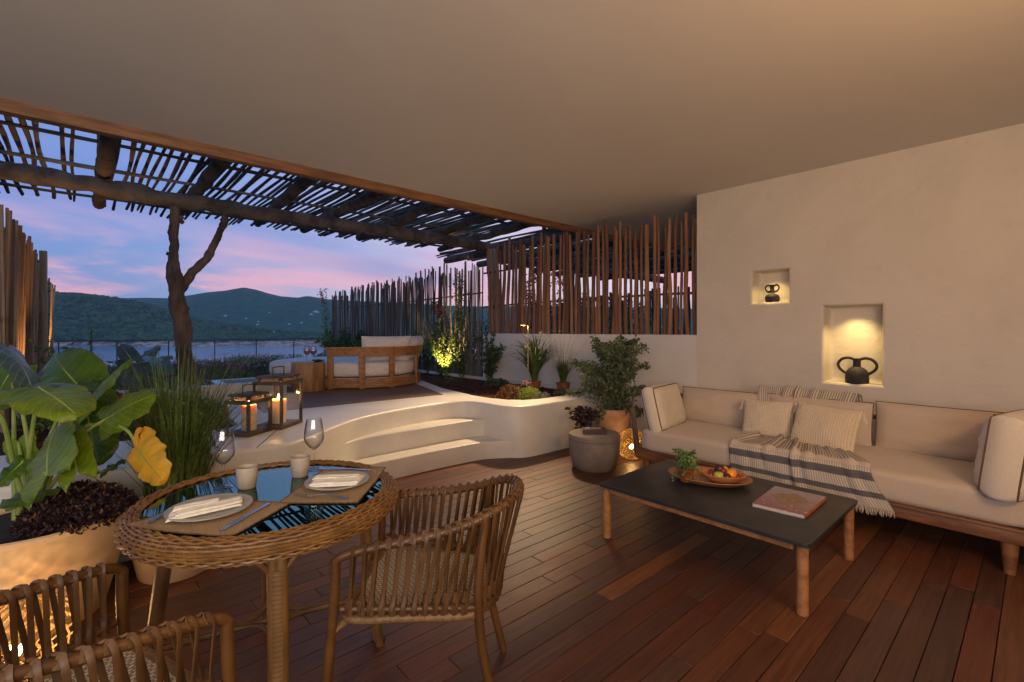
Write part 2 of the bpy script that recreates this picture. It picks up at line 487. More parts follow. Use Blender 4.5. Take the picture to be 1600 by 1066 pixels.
M_brass = mat('brass', (0.60, 0.42, 0.18), None, 0.35, metal=1.0)
M_black = mat('black_ceramic', (0.018, 0.017, 0.018), (0.03, 0.028, 0.028), 0.75, 20, 5, 0.001, 60)
M_lant = mat('lantern_wood', lin(86, 68, 54), lin(58, 46, 38), 0.65, 6, 5, 0.001, 20)
M_terr = mat('terracotta', lin(168, 92, 60), lin(132, 70, 46), 0.8, 9, 5, 0.002)
M_cream = mat('cream_pot', lin(226, 196, 152), lin(206, 174, 130), 0.6, 3, 5, 0.002, 8)
M_plate = mat('stoneware', lin(176, 172, 162), lin(156, 152, 142), 0.35, 9, 5)
M_cup = mat('stoneware_cup', lin(176, 164, 146), lin(156, 144, 126), 0.6, 14, 5, 0.0006, 60)
M_nap = mat('napkin', lin(238, 232, 216), lin(226, 218, 200), 0.9, 40, 3, 0.0005, 200)
M_glass = glassmat('clear_glass', (0.97, 0.98, 0.98), 1.5)
M_pane = glassmat('lantern_pane', (0.95, 0.96, 0.96), 1.35)
M_tableglass = glassmat('table_glass', (0.80, 0.90, 0.88), 1.55, 0.0, boost=17, power=2.2)
M_glassedge = glassmat('table_glass_edge', (0.15, 0.42, 0.36), 1.4)
M_bulb = emis('bulb', (1.0, 0.74, 0.38), 40)
M_flame = emis('flame', (1.0, 0.60, 0.18), 30)
M_down = emis('downlight', (1.0, 0.85, 0.55), 14)
def waxmat():
    m = bpy.data.materials.new('candle_wax'); m.use_nodes = True; nt = m.node_tree; p = nt.nodes['Principled BSDF']
    p.inputs['Base Color'].default_value = (0.85, 0.62, 0.38, 1); p.inputs['Roughness'].default_value = 0.5
    p.inputs['Subsurface Weight'].default_value = 0.9; p.inputs['Subsurface Radius'].default_value = (0.06, 0.03, 0.015); p.inputs['Subsurface Scale'].default_value = 0.8
    return m
M_wax = waxmat()
# ================================================================== SETTING
ZP = 0.57            # height of the upper terrace
XW = 5.35            # face of the long wall
ZC = 2.99            # ceiling
YB = 4.75            # ceiling edge

# ---- ceiling slab and wooden edge beam
mb = MB()
def ceil_under(u, v):
    return Vector((-4.5 + 13.0 * u, -4.2 + (YB + 4.2) * v, ZC))
mb.bx(-4.5, 8.6, -4.2, YB, ZC, ZC + 0.3)
solo('ceiling', mb, M_ceil, None, None, kind='structure')
o = solo('edge_beam', MB().bx(-4.5, 8.6, YB + 0.003, YB + 0.10, ZC - 0.085, ZC + 0.22), M_beam,
         'long pine beam along the front edge of the white ceiling', 'beam', origin=Vector((2, YB, ZC)), bevel=0.006)

# ---- long wall with two niches
def rect_wall(mb, x, y0, y1, z0, z1, holes):
    ys = sorted({y0, y1, *[h[0] for h in holes], *[h[1] for h in holes]})
    zs = sorted({z0, z1, *[h[2] for h in holes], *[h[3] for h in holes]})
    for a, b in zip(ys, ys[1:]):
        for c, d in zip(zs, zs[1:]):
            if any(h[0] <= a and b <= h[1] and h[2] <= c and d <= h[3] for h in holes): continue
            i = mb.add([(x, a, c), (x, b, c), (x, b, d), (x, a, d)], [(3, 2, 1, 0)])
NICHE = [(1.724, 2.076, 1.70, 2.035), (0.958, 1.412, 0.905, 1.64)]
mb = MB()
R_ = 0.022; ND = 0.20
rect_wall(mb, XW, -4.0, 2.70, 0.0, ZC, [(a - R_, b + R_, c - R_, d + R_) for a, b, c, d in NICHE])
for a, b, c, d in NICHE:     # soft rounded reveals and recess
    prof = [(XW, R_), (XW + R_ * .3, R_ * .3), (XW + R_, 0.0), (XW + ND - .03, -0.004), (XW + ND - 0.008, -0.012), (XW + ND, -0.035)]
    rings = []
    for x, e in prof:
        a2, b2, c2, d2 = a - e, b + e, c - e, d + e
        rings.append([(x, a2, c2), (x, b2, c2), (x, b2, d2), (x, a2, d2)])
    for r0, r1 in zip(rings, rings[1:]):
        k = mb.add(r0 + r1, [(0, 1, 5, 4), (1, 2, 6, 5), (2, 3, 7, 6), (3, 0, 4, 7)])
    mb.add(rings[-1], [(3, 2, 1, 0)])
mb.add([(XW, 2.70, 0), (XW + .32, 2.70, 0), (XW + .32, 2.70, ZC), (XW, 2.70, ZC)], [(0, 1, 2, 3)])
mb.add([(XW + .32, -4, 0), (XW + .32, 2.70, 0), (XW + .32, 2.70, ZC), (XW + .32, -4, ZC)], [(0, 1, 2, 3)])
me = mb.mesh('wall_long', smooth=False)
obj('wall_long', me, M_wall, None, kind='structure')
# walls that close the room end behind the camera
solo('wall_back', MB().bx(-4.5, XW, -4.25, -4.0, 0, ZC), M_wall, None, None, kind='structure')

# low wall below the stick screen
mb = MB().prism([(XW, 2.7005), (XW + .26, 2.7005), (XW + .26, 6.72), (XW, 6.72)], 0.0, 1.352, 0.02)
solo('garden_wall', mb, M_lowwall, 'waist high white plaster wall carrying the brown stick screen beside the sofa', 'wall')

# ---- upper terrace of polished cement
curve = smooth_path([(1.02, 3.72), (1.16, 3.745), (1.36, 3.88), (1.62, 4.11), (1.95, 4.36), (2.35, 4.52), (2.80, 4.61), (3.15, 4.64), (3.35, 4.56), (3.44, 4.38), (3.455, 4.16),
                     (3.47, 3.99), (3.53, 3.87), (3.66, 3.80), (3.85, 3.785)], 5)
front = [(-4.4, 3.72), (-1.5, 3.72), (0.5, 3.72), (0.85, 3.72)] + [(p.x, p.y) for p in smooth_path([Vector((a, b, 0)) for a, b in [(1.02, 3.72), (1.16, 3.745), (1.36, 3.88), (1.62, 4.11), (1.95, 4.36), (2.35, 4.52), (2.80, 4.61), (3.15, 4.64), (3.35, 4.56), (3.44, 4.38), (3.455, 4.16),
                     (3.47, 3.99), (3.53, 3.87), (3.66, 3.80), (3.85, 3.785)]], 6)] + [(XW - 0.002, 3.785)]
far = [(XW - 0.002, 14.4), (-4.4, 14.4)]
left_bed = [(-4.2, 4.62), (0.92, 4.62), (1.02, 4.75), (1.12, 6.55), (-4.2, 6.55)]
deck_poly = [(1.36, 5.27), (3.48, 5.20), (3.95, 6.80), (4.32, 9.2), (1.72, 9.2), (1.55, 6.9), (1.45, 6.45)]
right_bed = [(5.30, 4.06), (4.12, 4.09), (3.93, 4.15), (3.80, 4.30), (3.73, 4.55), (3.72, 4.85), (3.86, 5.8), (4.20, 6.9), (4.50, 8.2), (4.60, 9.2), (4.60, 10.0), (4.62, 14.2), (5.30, 14.2)]
right_bed = right_bed[::-1]
far_bed = [(-4.2, 6.78), (1.40, 6.78), (1.58, 9.35), (4.45, 9.35), (4.45, 14.2), (-4.2, 14.2)]
def terrace():
    mb = MB(); r = 0.030
    outer = front + far; N = len(outer)
    P = [Vector(p) for p in outer]; nr = []
    for i in range(N):
        e1 = (P[i] - P[i - 1]).normalized(); e2 = (P[(i + 1) % N] - P[i]).normalized()
        t = (e1 + e2).normalized(); nr.append(Vector((-t.y, t.x)))
    nf = len(front)
    rings = [(0, 0.0), (0, ZP - r)] + [(r * (1 - cos(k / 6 * pi / 2)), ZP - r + r * sin(k / 6 * pi / 2)) for k in range(1, 7)]
    for off, z in rings:
        for i in range(N):
            o_ = off if i < nf - 1 else 0
            q = P[i] + nr[i] * o_; mb.v.append((q.x, q.y, z))
    for k in range(len(rings) - 1):
        for i in range(N):
            j = (i + 1) % N
            mb.f.append((k * N + i, k * N + j, (k + 1) * N + j, (k + 1) * N + i))
    top = (len(rings) - 1) * N
    loops = [[Vector(mb.v[top + i]) for i in range(N)]]
    idx = [top + i for i in range(N)]
    for h in (left_bed, deck_poly, right_bed, far_bed):
        h = h if sum(h[i - 1][0] * h[i][1] - h[i][0] * h[i - 1][1] for i in range(len(h))) < 0 else h[::-1]
        b = len(mb.v)
        for p in h: mb.v.append((p[0], p[1], ZP))
        for p in h: mb.v.append((p[0], p[1], ZP - 0.12))
        n = len(h)
        for i in range(n):
            j = (i + 1) % n; mb.f.append((b + i, b + j, b + n + j, b + n + i))
        loops.append([Vector((p[0], p[1], ZP)) for p in h]); idx += [b + i for i in range(n)]
    for t in tessellate_polygon(loops): mb.f.append(tuple(idx[i] for i in t))
    return mb
obj('terrace', terrace().mesh('terrace', fix=True, angle=30), M_cement, None, kind='structure')
# expansion joint in the rim, by the lanterns
solo('joint_line', MB().box((1.06, 4.0, ZP + 0.0005), (0.006, 0.60, 0.003), rz=radians(-28)), M_dark, None, None, kind='structure')
solo('terrace_soil_bed', (lambda m: m.prism(left_bed, 0.40, ZP - 0.05).prism(right_bed[::-1] if False else right_bed, 0.40, ZP - 0.05).prism(far_bed, 0.40, ZP - 0.06))(MB()), M_soil, None, None, kind='structure')
# uneven soil lumps in the right bed
mb = MB()
for k in range(420):
    if k < 260: x, y = U(3.8, 5.28), U(4.12, 8.6)
    else: x, y = U(-0.6, 0.9), U(4.65, 6.5)
    if x < 3.8 + max(0, (y - 5) * 0.26) and k < 260: continue
    mb.ball((x, y, ZP - 0.055), U(0.012, 0.045), 6, 4, 0.6)
solo('soil_lumps', mb, M_soil, None, None, kind='stuff')
# black drip hose
hp = smooth_path([Vector(p) for p in [(3.85, 5.15, .535), (4.1, 5.3, .535), (4.35, 5.9, .54), (4.5, 6.6, .535), (4.9, 7.1, .54), (4.8, 7.8, .535)]], 8)
solo('drip_hose', MB().tube(hp, 0.009, 6), M_black, 'thin black irrigation hose curling over the soil of the right bed', 'hose')

# ---- steps
def step_poly(fr):
    return [(p.x, p.y) for p in smooth_path([Vector((a, b, 0)) for a, b in fr], 5)] + [(3.6, 4.9), (1.2, 4.9)]
s2 = [(1.62, 4.118), (1.76, 4.224), (1.88, 4.292), (2.03, 4.328), (2.3, 4.342), (2.6, 4.348), (2.9, 4.352), (3.25, 4.352), (3.42, 4.33), (3.60, 4.28)]
s1 = [(1.36, 3.887), (1.47, 3.980), (1.56, 4.030), (1.70, 4.062), (1.92, 4.082), (2.2, 4.092), (2.6, 4.10), (3.05, 4.085), (3.26, 4.05), (3.42, 3.96), (3.55, 3.87)]
def step(name, fr, z, lab):
    o = solo(name, MB().prism(step_poly(fr), 0.0, z, 0.012), M_cement, None, None, kind='structure')
step('step', s1, 0.187, None)
step('step', s2, 0.378, None)

# ---- parapet behind the left bed, curving towards the daybed deck
pp = [(-4.2, 6.60), (1.2, 6.60), (1.90, 6.60), (1.99, 6.64), (1.99, 6.72)]
ins = [(-4.2, 6.76), (1.2, 6.76), (1.90, 6.76)]
solo('parapet', MB().prism(pp + ins[::-1], 0.45, 0.745, 0.02), M_lowwall, 'low curved white parapet between the flower beds and the daybed deck', 'parapet')

# ---- upper deck around the daybed
def clip_rows(poly, y0, y1):
    xs = []
    n = len(poly)
    for yy in (y0, (y0 + y1) / 2, y1):
        c = []
        for i in range(n):
            a, b = poly[i], poly[(i + 1) % n]
            if (a[1] - yy) * (b[1] - yy) < 0: c.append(a[0] + (yy - a[1]) / (b[1] - a[1]) * (b[0] - a[0]))
        if len(c) < 2: return None
        xs.append((min(c), max(c)))
    return xs
root = tag(obj('upper_deck', MB().prism(deck_poly, 0.40, ZP - 0.03), M_dark), kind='structure')
y = 5.215; pitch = 0.098
while y < 9.1:
    r = clip_rows(deck_poly, y + 0.003, y + pitch - 0.004)
    if r:
        m = MB(); (a0, b0), (am, bm_), (a1, b1) = r
        z0, z1 = ZP - 0.028, ZP + 0.002
        y0_, y1_ = y + 0.003, y + pitch - 0.004
        m.add([(a0, y0_, z0), (b0, y0_, z0), (b1, y1_, z0), (a1, y1_, z0), (a0, y0_, z1), (b0, y0_, z1), (b1, y1_, z1), (a1, y1_, z1)],
              [(3, 2, 1, 0), (4, 5, 6, 7), (0, 1, 5, 4), (1, 2, 6, 5), (2, 3, 7, 6), (3, 0, 4, 7)])
        obj('board', m, M_deck2, root, smooth=False)
    y += pitch

# ---- main deck: boards along X, every visible board its own piece
root = tag(obj('deck', MB().bx(-4.5, XW, -4.2, 4.7, -0.16, -0.026), M_dark), kind='structure')
bm0 = MB().box((0.5, 0, -0.0125), (1, 0.1012, 0.025)).mesh('board', bevel=0.0016, segs=1)
bm0.materials.append(M_board)
pitch = 0.1045; nb = 0
rest = MB()
y = -4.1
r2 = random.Random(21)
while y < 4.62:
    x = -4.5 + r2.uniform(0, 1.4)
    xs = [-4.5]
    while x < XW - 0.25:
        xs.append(x); x += r2.uniform(0.75, 2.3)
    xs.append(XW - 0.002)
    for a, b in zip(xs, xs[1:]):
        vis = y > -0.1 and b > -0.9 and (y + 0.75 * b > 0.2) and not (y > 3.9 and b < 3.0)
        dz = r2.uniform(-0.0007, 0.0007)
        if vis and nb < 290:
            put('board', bm0, root, (a + 0.0015, y, dz), (0, 0, 0), (b - a - 0.003, 1, 1)); nb += 1
        else:
            rest.box(((a + b) / 2, y, -0.0125), (b - a - 0.003, 0.1012, 0.025))
    y += pitch
obj('boards_out_of_view', rest, M_board, root, kind='stuff', smooth=False)
print('boards', nb)

# ================================================================== PERGOLA
def knotty(pts, r, n=10, seed=0, amp=0.12, k=8):
    """log with swellings and a wandering axis"""
    P = smooth_path(pts, k); out = []; rad = []
    for i, p in enumerate(P):
        nn = mnoise.noise(Vector((i * 0.23, seed * 7.1, 0.3))); n2 = mnoise.noise(Vector((i * 0.9, seed * 3.7, 5.3)))
        rr = r[0] + (r[1] - r[0]) * i / (len(P) - 1) if isinstance(r, tuple) else r
        rad.append(rr * (1 + amp * nn * 1.5 + amp * 0.6 * n2))
        out.append(p + Vector((mnoise.noise(Vector((i * 0.3, seed, 9.0))), mnoise.noise(Vector((i * 0.3, seed, 19.0))), mnoise.noise(Vector((i * 0.3, seed, 29.0))))) * rr * 0.35)
    return MB().tube(out, rad, n)
def roughen(mb, amp, f=9.0):
    """push every point in and out a little: bark, cracks"""
    mb.v = [tuple(Vector(p) + Vector((mnoise.noise(Vector(p) * f), mnoise.noise(Vector(p) * f + Vector((7, 1, 3))), mnoise.noise(Vector(p) * f + Vector((1, 9, 5))))) * amp) for p in mb.v]
    return mb
YG = 6.92
perg = thing('pergola', 'rustic pergola roof of thin grey sticks on thick knotty logs over the terrace', 'pergola', (2.4, YG, ZP))
obj('girder', roughen(knotty([(-2.6, YG - .05, 2.96), (-0.6, YG, 3.0), (0.8, YG, 2.96), (2.5, YG + .04, 2.97), (4.2, YG, 2.98), (6.05, YG + .03, 2.97)], 0.094, 14, 1, 0.16, 22), 0.018, 7), M_log, perg, world=True)
raf_x = [-1.72, -0.78, 0.17, 1.07, 2.02, 2.82, 3.77, 4.74, 5.57]
for i, x in enumerate(raf_x):
    s = U(-.05, .05)
    m = roughen(knotty([(x + s * .5, 4.84, 3.16), (x + s, 5.8, 3.19), (x, YG, 3.165), (x - s, 7.8, 3.15), (x - s * 1.5, 8.45 + U(-.1, .15), 3.12)], (0.082, 0.066), 10, i + 3, 0.18, 8), 0.014, 8)
    obj('rafter', m, M_log, perg, world=True)
for y, z in ((5.02, 3.275), (5.62, 3.285), (6.25, 3.28), (7.25, 3.26), (7.9, 3.255), (8.7, 3.235)):
    obj('batten', knotty([(-2.6, y, z), (0, y + U(-.03, .03), z), (3, y + U(-.03, .03), z + .006), (5.95, y, z)], 0.021, 7, y, 0.2, 16), M_slat, perg, world=True)
# six bent sticks, reused with their own length and turn
stick_me = []
for k in range(7):
    a = U(-.022, .022); b = U(-.02, .02)
    m = MB().tube([(a * sin(t * 4.4 + k) + b * sin(t * 9), 0.012 * sin(t * 7 + k * 2), t * 4.5) for t in [i / 10 for i in range(11)]],
                  [0.0215 * (1 + 0.16 * sin(i * 1.7 + k) - 0.012 * i) for i in range(11)], 7)
    me = m.mesh('stick', smooth=True); me.materials.append(M_slat); stick_me.append(me)
x = -2.5; ns = 0
while x < 5.85:
    L = 4.50 + U(-.25, .2) + (0.25 if x < 2 else 0.1)
    a = U(-.03, .03); y0 = 4.87 + U(-.02, .06)
    wd = U(.85, 1.2)
    if U(0, 1) > .05:
        o = put('stick', stick_me[ns % 7], perg, Vector((x, y0, 3.315 + U(-.006, .01))) - wloc(perg), (-pi / 2 + 0.012, 0, a / 3), (wd, wd, L / 4.5)); ns += 1
        o.rotation_euler = (-pi / 2, 0, a * .3)
    x += U(.080, .092)
print('sticks', ns)
# forked trunk that carries the girder
mb = MB()
def tpx(px, py, y): # point on the plane Y=y under a pixel
    r = (px - 800) / FPX; d = y / (FW.y + RT.y * r); return at(px, py, d)
T1 = [tpx(296, 640, YG), tpx(293, 600, YG), tpx(288, 560, YG), tpx(286, 520, YG), tpx(281, 485, YG), tpx(276, 450, YG), tpx(271, 420, YG), tpx(272, 385, YG), tpx(273, 350, YG), tpx(272, 312, YG)]
P = smooth_path(T1, 12)
rr = np.interp(np.linspace(0, 1, len(P)), [0, .12, .3, .5, .62, .7, .8, 1], [.100, .085, .086, .088, .092, .060, .055, .048])
mb.tube(P, list(rr), 28)
T2 = [tpx(280, 462, YG), tpx(291, 440, YG + .02), tpx(308, 420, YG + .03), tpx(326, 396, YG + .02), tpx(343, 366, YG), tpx(352, 340, YG), tpx(356, 315, YG)]
P = smooth_path(T2, 12)
mb.tube(P, list(np.interp(np.linspace(0, 1, len(P)), [0, .2, .5, 1], [.060, .048, .043, .036])), 24)
for k in range(9):
    q = T1[rnd.randrange(2, 9)]; a = U(0, 6.28)
    mb.ball(q + Vector((cos(a), sin(a), 0)) * U(.06, .09) + Vector((0, 0, U(-.1, .1))), U(.018, .035), 7, 5)
obj('forked_post', roughen(roughen(roughen(mb, 0.024, 5), 0.014, 17), .006, 45), M_trunk, perg, world=True)
obj('corner_post', roughen(knotty([(5.73, 6.86, .2), (5.74, 6.86, 1.3), (5.71, 6.84, 2.1), (5.68, 6.90, 2.92)], (0.125, 0.105), 14, 4, 0.08, 10), 0.02, 5), mat('pale_log', (0.42, 0.34, 0.27), (0.25, 0.19, 0.14), 0.85, 3, 6, 0.008, 10, stretch=(2, 2, .3)), perg, world=True)

# neighbouring pergola seen through the stick screen
per2 = thing('pergola', 'dark neighbouring pergola roof seen through the brown stick screen', 'pergola', (8.0, YG, 0.2))
obj('girder', roughen(knotty([(6.0, YG + .3, 2.85), (8, YG + .3, 2.87), (12.5, YG + .3, 2.85)], 0.1, 10, 11, .12, 16), 0.015, 7), M_log, per2, world=True)
for i in range(7):
    x = 6.3 + i * .95
    obj('rafter', knotty([(x, 4.9, 3.06), (x, 7, 3.06), (x, 9.3, 3.04)], (.085, .075), 8, i + 30, .12, 6), M_log, per2, world=True)
x = 6.05
while x < 12.4:
    put('stick', stick_me[int(x * 10) % 7], per2, Vector((x, 4.87, 3.17)) - wloc(per2), (-pi / 2, 0, U(-.02, .02)), (1, 1, U(.95, 1.08)))
    x += U(.08, .115)
obj('post', knotty([(8.3, YG + .3, .2), (8.33, YG + .3, 1.6), (8.3, YG + .3, 2.8)], .09, 9, 8, .08, 6), M_log, per2, world=True)

# ================================================================== STICK FENCES
def fence_poles(m, name, count):
    """unit-height poles of unit diameter; the bend is kept small because width is scaled separately"""
    out = []
    for k in range(count):
        pts = []; rad = []
        for i in range(10):
            t = i / 9
            pts.append((0.020 * mnoise.noise(Vector((t * 2.2, k * 5.1, 0))), 0.020 * mnoise.noise(Vector((t * 2.2, k * 5.1, 7))), t * 2.0))
            rad.append(0.0225 * (1.06 - 0.02 * i + 0.08 * sin(i * 2.1 + k)))
        me = MB().tube(pts, rad, 8).mesh(name); me.materials.append(m); out.append(me)
    return out
P_brown = fence_poles(M_stick, 'stick', 6)
P_grey = fence_poles(M_stickg, 'stick', 6)
P_tan = fence_poles(M_stickt, 'stick', 6)
def stick_row(root, meshes, y0, y1, x, z0, ztop, dia, gap, lean=0.02, jx=0.0, every=None):
    y = y0; n = 0
    while y < y1:
        d = dia * U(.72, 1.28)
        zt = ztop(y) + U(-.13, .12)
        put('stick', meshes[rnd.randrange(len(meshes))], root, Vector((x + U(-jx, jx), y, z0)) - wloc(root), (U(-lean, lean), U(-lean, lean), U(0, 6.28)), (d / .045, d / .045, (zt - z0) / 2.0))
        y += gap * U(.72, 1.3); n += 1
    return n
scr = thing('stick_screen', 'open screen of red brown sticks standing on the white garden wall', 'screen', (XW + .13, 4.7, 1.352))
n = stick_row(scr, P_brown, 2.745, 6.70, XW + .12, 1.355, lambda y: 2.80 + (y - 2.7) * 0.035, 0.050, 0.079, 0.016, 0.03)
for z in (1.86, 2.48):
    obj('rail', knotty([(XW + .165, 2.72, z), (XW + .165, 4.5, z + .01), (XW + .165, 6.9, z - .02)], .015, 6, z, .15, 14), M_stick, scr, world=True)
print('screen', n)
fb = thing('stick_fence', 'tall grey stick fence with climbing plants behind the white daybed', 'fence', (XW, 10.2, .5))
n = stick_row(fb, P_grey, 6.84, 8.9, XW + .05, .47, lambda y: 2.62, 0.031, 0.042, 0.035, 0.035)
n += stick_row(fb, P_grey, 8.9, 13.85, XW + .05, .47, lambda y: 2.56 - (y - 8.9) * 0.02, 0.031, 0.030, 0.028, 0.03)
for z in (1.25, 2.1):
    obj('rail', knotty([(XW + .10, 6.85, z), (XW + .10, 10, z - .05), (XW + .10, 13.8, z - .05)], .014, 6, z, .15, 14), M_stickg, fb, world=True)
print('fence right', n)
fl = thing('stick_fence', 'tan stick fence at the far left lit warmly from below', 'fence', (-.5, 9.5, .5))
n = stick_row(fl, P_tan, 6.0, 14.6, -.52, .45, lambda y: 2.40 - (0.10 if y > 11 else 0), 0.029, 0.036, 0.032, 0.018)
obj('rail', knotty([(-.57, 5, 1.5), (-.57, 10, 1.5), (-.57, 14.6, 1.5)], .018, 6, 2, .15, 14), M_stickt, fl, world=True)
obj('post', knotty([(-.43, 9.6, .45), (-.42, 9.6, 1.5), (-.43, 9.6, 2.55)], .042, 9, 5, .1, 8), M_stickt, fl, world=True)
print('fence left', n)

# ================================================================== CABLE FENCE, SEA, HILLS
cf = thing('mesh_fence', 'thin wire mesh railing at the end of the garden above the sea', 'railing', (2.4, 14.45, .4))
YF = 14.45
for x in [-.40 + .985 * k for k in range(7)]:
    obj('post', MB().tube([(x, YF, .35), (x, YF, 1.17)], 0.012, 6), M_lant, cf, world=True)
obj('rail', MB().tube([(-.45, YF, 1.17), (5.4, YF, 1.17)], 0.013, 6), M_stickg, cf, world=True)
mb = MB()
p_ = 0.10; z0, z1 = .42, 1.16; hgt = z1 - z0
for k in range(-8, 60):
    for sgn in (1, -1):
        x0 = -.45 + k * p_; a = (x0, z0); b = (x0 + sgn * hgt * .9, z1)
        if min(a[0], b[0]) < -.46 or max(a[0], b[0]) > 5.4: continue
        mb.tube([(a[0], YF, a[1]), (b[0], YF, b[1])], 0.0016, 3, caps=False)
obj('wire_mesh', mb, M_metal, cf, world=True, kind='stuff')

ZS = -30.0
# ground under the house and the slope to the sea
def ground_h(x, y):
    return 0.30 if y < 15.2 else max(ZS - 3, 0.30 - (y - 15.2) * 0.9)
mb = MB()
ys = [-60, -4.3, 3.0, 14.9, 15.4, 20, 30, 45, 52]; xs = [-180, -60, -20, -4.6, 5.0, 13, 40, 100, 200]
# ground sheet lies just under the paved levels
base = 0
for y in ys:
    for x in xs:
        mb.v.append((x, y, -0.25 if y < 3.5 else (0.30 if y < 15 else max(ZS - 4, .3 - (y - 15) * 0.95))))
for j in range(len(ys) - 1):
    for i in range(len(xs) - 1):
        a = j * len(xs) + i; mb.f.append((a, a + 1, a + len(xs) + 1, a + len(xs)))
solo('ground', mb, M_soil, None, None, kind='structure', smooth=False)

def watermat():
    m = bpy.data.materials.new('sea_water'); m.use_nodes = True; nt = m.node_tree; nt.nodes.clear(); g = G(nt)
    geo = g.n('ShaderNodeNewGeometry'); mp = g.n('ShaderNodeMapping', i_0=geo.outputs['Position']); mp.inputs['Rotation'].default_value = (0, 0, radians(-42)); mp.inputs['Scale'].default_value = (0.35, 1, 1)
    a = g.noise(mp.outputs[0], 0.22, 6, 0.65, 0.4); b = g.noise(mp.outputs[0], 0.02, 4, 0.6)
    bp = g.n('ShaderNodeBump', i_Height=a, i_Strength=0.8, i_Distance=0.32)
    colr = g.mix(b, (0.11, 0.25, 0.35), (0.07, 0.17, 0.27))
    p = g.n('ShaderNodeBsdfPrincipled', i_Base_Color=colr, i_Roughness=g.m('ADD', .10, g.m('MULTIPLY', b, .16)), i_Normal=bp.outputs[0])
    p.inputs['IOR'].default_value = 1.33; p.inputs['Specular IOR Level'].default_value = .5
    g.n('ShaderNodeOutputMaterial', i_Surface=p.outputs[0]); return m
mb = MB(); mb.add([(-9000, -200, ZS), (9000, -200, ZS), (9000, 14000, ZS), (-9000, 14000, ZS)], [(0, 1, 2, 3)])
solo('sea', mb, watermat(), None, None, kind='structure', smooth=False)

def hillmat(name, c1, c2, rock):
    m = bpy.data.materials.new(name); m.use_nodes = True; nt = m.node_tree; nt.nodes.clear(); g = G(nt)
    geo = g.n('ShaderNodeNewGeometry'); pos = geo.outputs['Position']
    a = g.noise(pos, 0.035, 8, 0.7); b = g.noise(pos, 0.006, 5, 0.6); sp = g.n('ShaderNodeSeparateXYZ', i_0=pos)
    colr = g.mix(g.maprange(a, .35, .65), c1, c2)
    rk = g.m('MULTIPLY', g.maprange(g.m('ADD', sp.outputs[2], g.m('MULTIPLY', g.m('SUBTRACT', b, .5), 46)), ZS + 15, ZS + 9), 1.0, clamp=True)
    colr = g.mix(rk, colr, g.mix(g.maprange(g.noise(pos, 0.05, 6, .75), .42, .56), rock, tuple(x * .30 for x in rock)))
    bare = g.m('MULTIPLY', g.maprange(b, .60, .68), g.maprange(sp.outputs[2], 40, 10))
    colr = g.mix(g.m('MULTIPLY', bare, .7), colr, tuple(x * .8 for x in rock))
    p = g.n('ShaderNodeBsdfPrincipled', i_Base_Color=colr, i_Roughness=0.95); p.inputs['Specular IOR Level'].default_value = 0.1
    g.n('ShaderNodeOutputMaterial', i_Surface=p.outputs[0]); return m
def fbm(x, y, o=5):
    return mnoise.fractal(Vector((x, y, 3.3)), 0.9, 2.1, o)
def range_mesh(name, sky_pts, d_shore, d_top, d_back, px0, px1, npx, nd, m, rough, shelf=0.12):
    mb = MB(); xs = [p[0] for p in sky_pts]; ysk = [p[1] for p in sky_pts]
    pos = []
    for j in range(nd + 1):
        for i in range(npx + 1):
            px = px0 + (px1 - px0) * i / npx
            v = j / nd
            shore = d_shore * (1 + 0.10 * mnoise.noise(Vector((px * 0.012, 2.2, 0))) + 0.02 * mnoise.noise(Vector((px * 0.07, 8.2, 0))))
            d = shore + (d_back - shore) * v ** 1.3
            py = float(np.interp(px, xs, ysk))
            ztop = (H + (517 - py) / FPX * d_top) - ZS
            t = (d - shore) / (d_top - shore)
            if t <= 1: prof = (1 - cos(pi * min(1, max(0, t)) )) / 2 * (1 - shelf) + shelf * min(1, t * 6) 
            else: prof = max(0.0, 1 - 0.35 * (t - 1))
            W = at(px, 517, d)
            h = ztop * prof * (1 + 0.0 * v)
            nz_ = fbm(W.x * rough, W.y * rough) * ztop * 0.22 * prof * (1 - 0.85 * prof ** 3)
            cl = abs(mnoise.noise(Vector((W.x * .03, W.y * .03, 1)))) * 7 * min(1, t * 12) * (1 - min(1, t * 1.1)) if t < .9 else 0
            mb.v.append((W.x, W.y, ZS - 3 + 3.5 * min(1, t * 30 + .15 * (j > 0)) + h + nz_ + cl))
    w = npx + 1
    for j in range(nd):
        for i in range(npx): a = j * w + i; mb.f.append((a, a + 1, a + w + 1, a + w))
    return mb
near_sky = [(-400, 450), (0, 452), (60, 458), (100, 459), (125, 461), (160, 466), (200, 472), (235, 480), (270, 490), (310, 501), (360, 510), (420, 518), (520, 524), (700, 529), (1200, 528)]
far_sky = [(-400, 470), (100, 468), (197, 467), (265, 467), (302, 461), (323, 457), (354, 454), (381, 450), (400, 453), (420, 459), (440, 463), (466, 465), (479, 462), (513, 468), (600, 474), (700, 478), (900, 480), (1200, 484)]
M_hn = hillmat('hill_near', (0.10, 0.155, 0.06), (0.045, 0.075, 0.035), (0.80, 0.40, 0.26))
M_hf = hillmat('hill_far', (0.085, 0.14, 0.075), (0.045, 0.08, 0.05), (0.80, 0.50, 0.36))
near = range_mesh('hill_near', near_sky, 950, 1500, 2000, -250, 900, 230, 46, M_hn, 0.004)
solo('hill_near', near, M_hn, None, None, kind='structure')
farm = range_mesh('hill_far', far_sky, 1350, 2250, 2900, -350, 1150, 260, 50, M_hf, 0.0016, 0.05)
solo('hill_far', farm, M_hf, None, None, kind='structure')
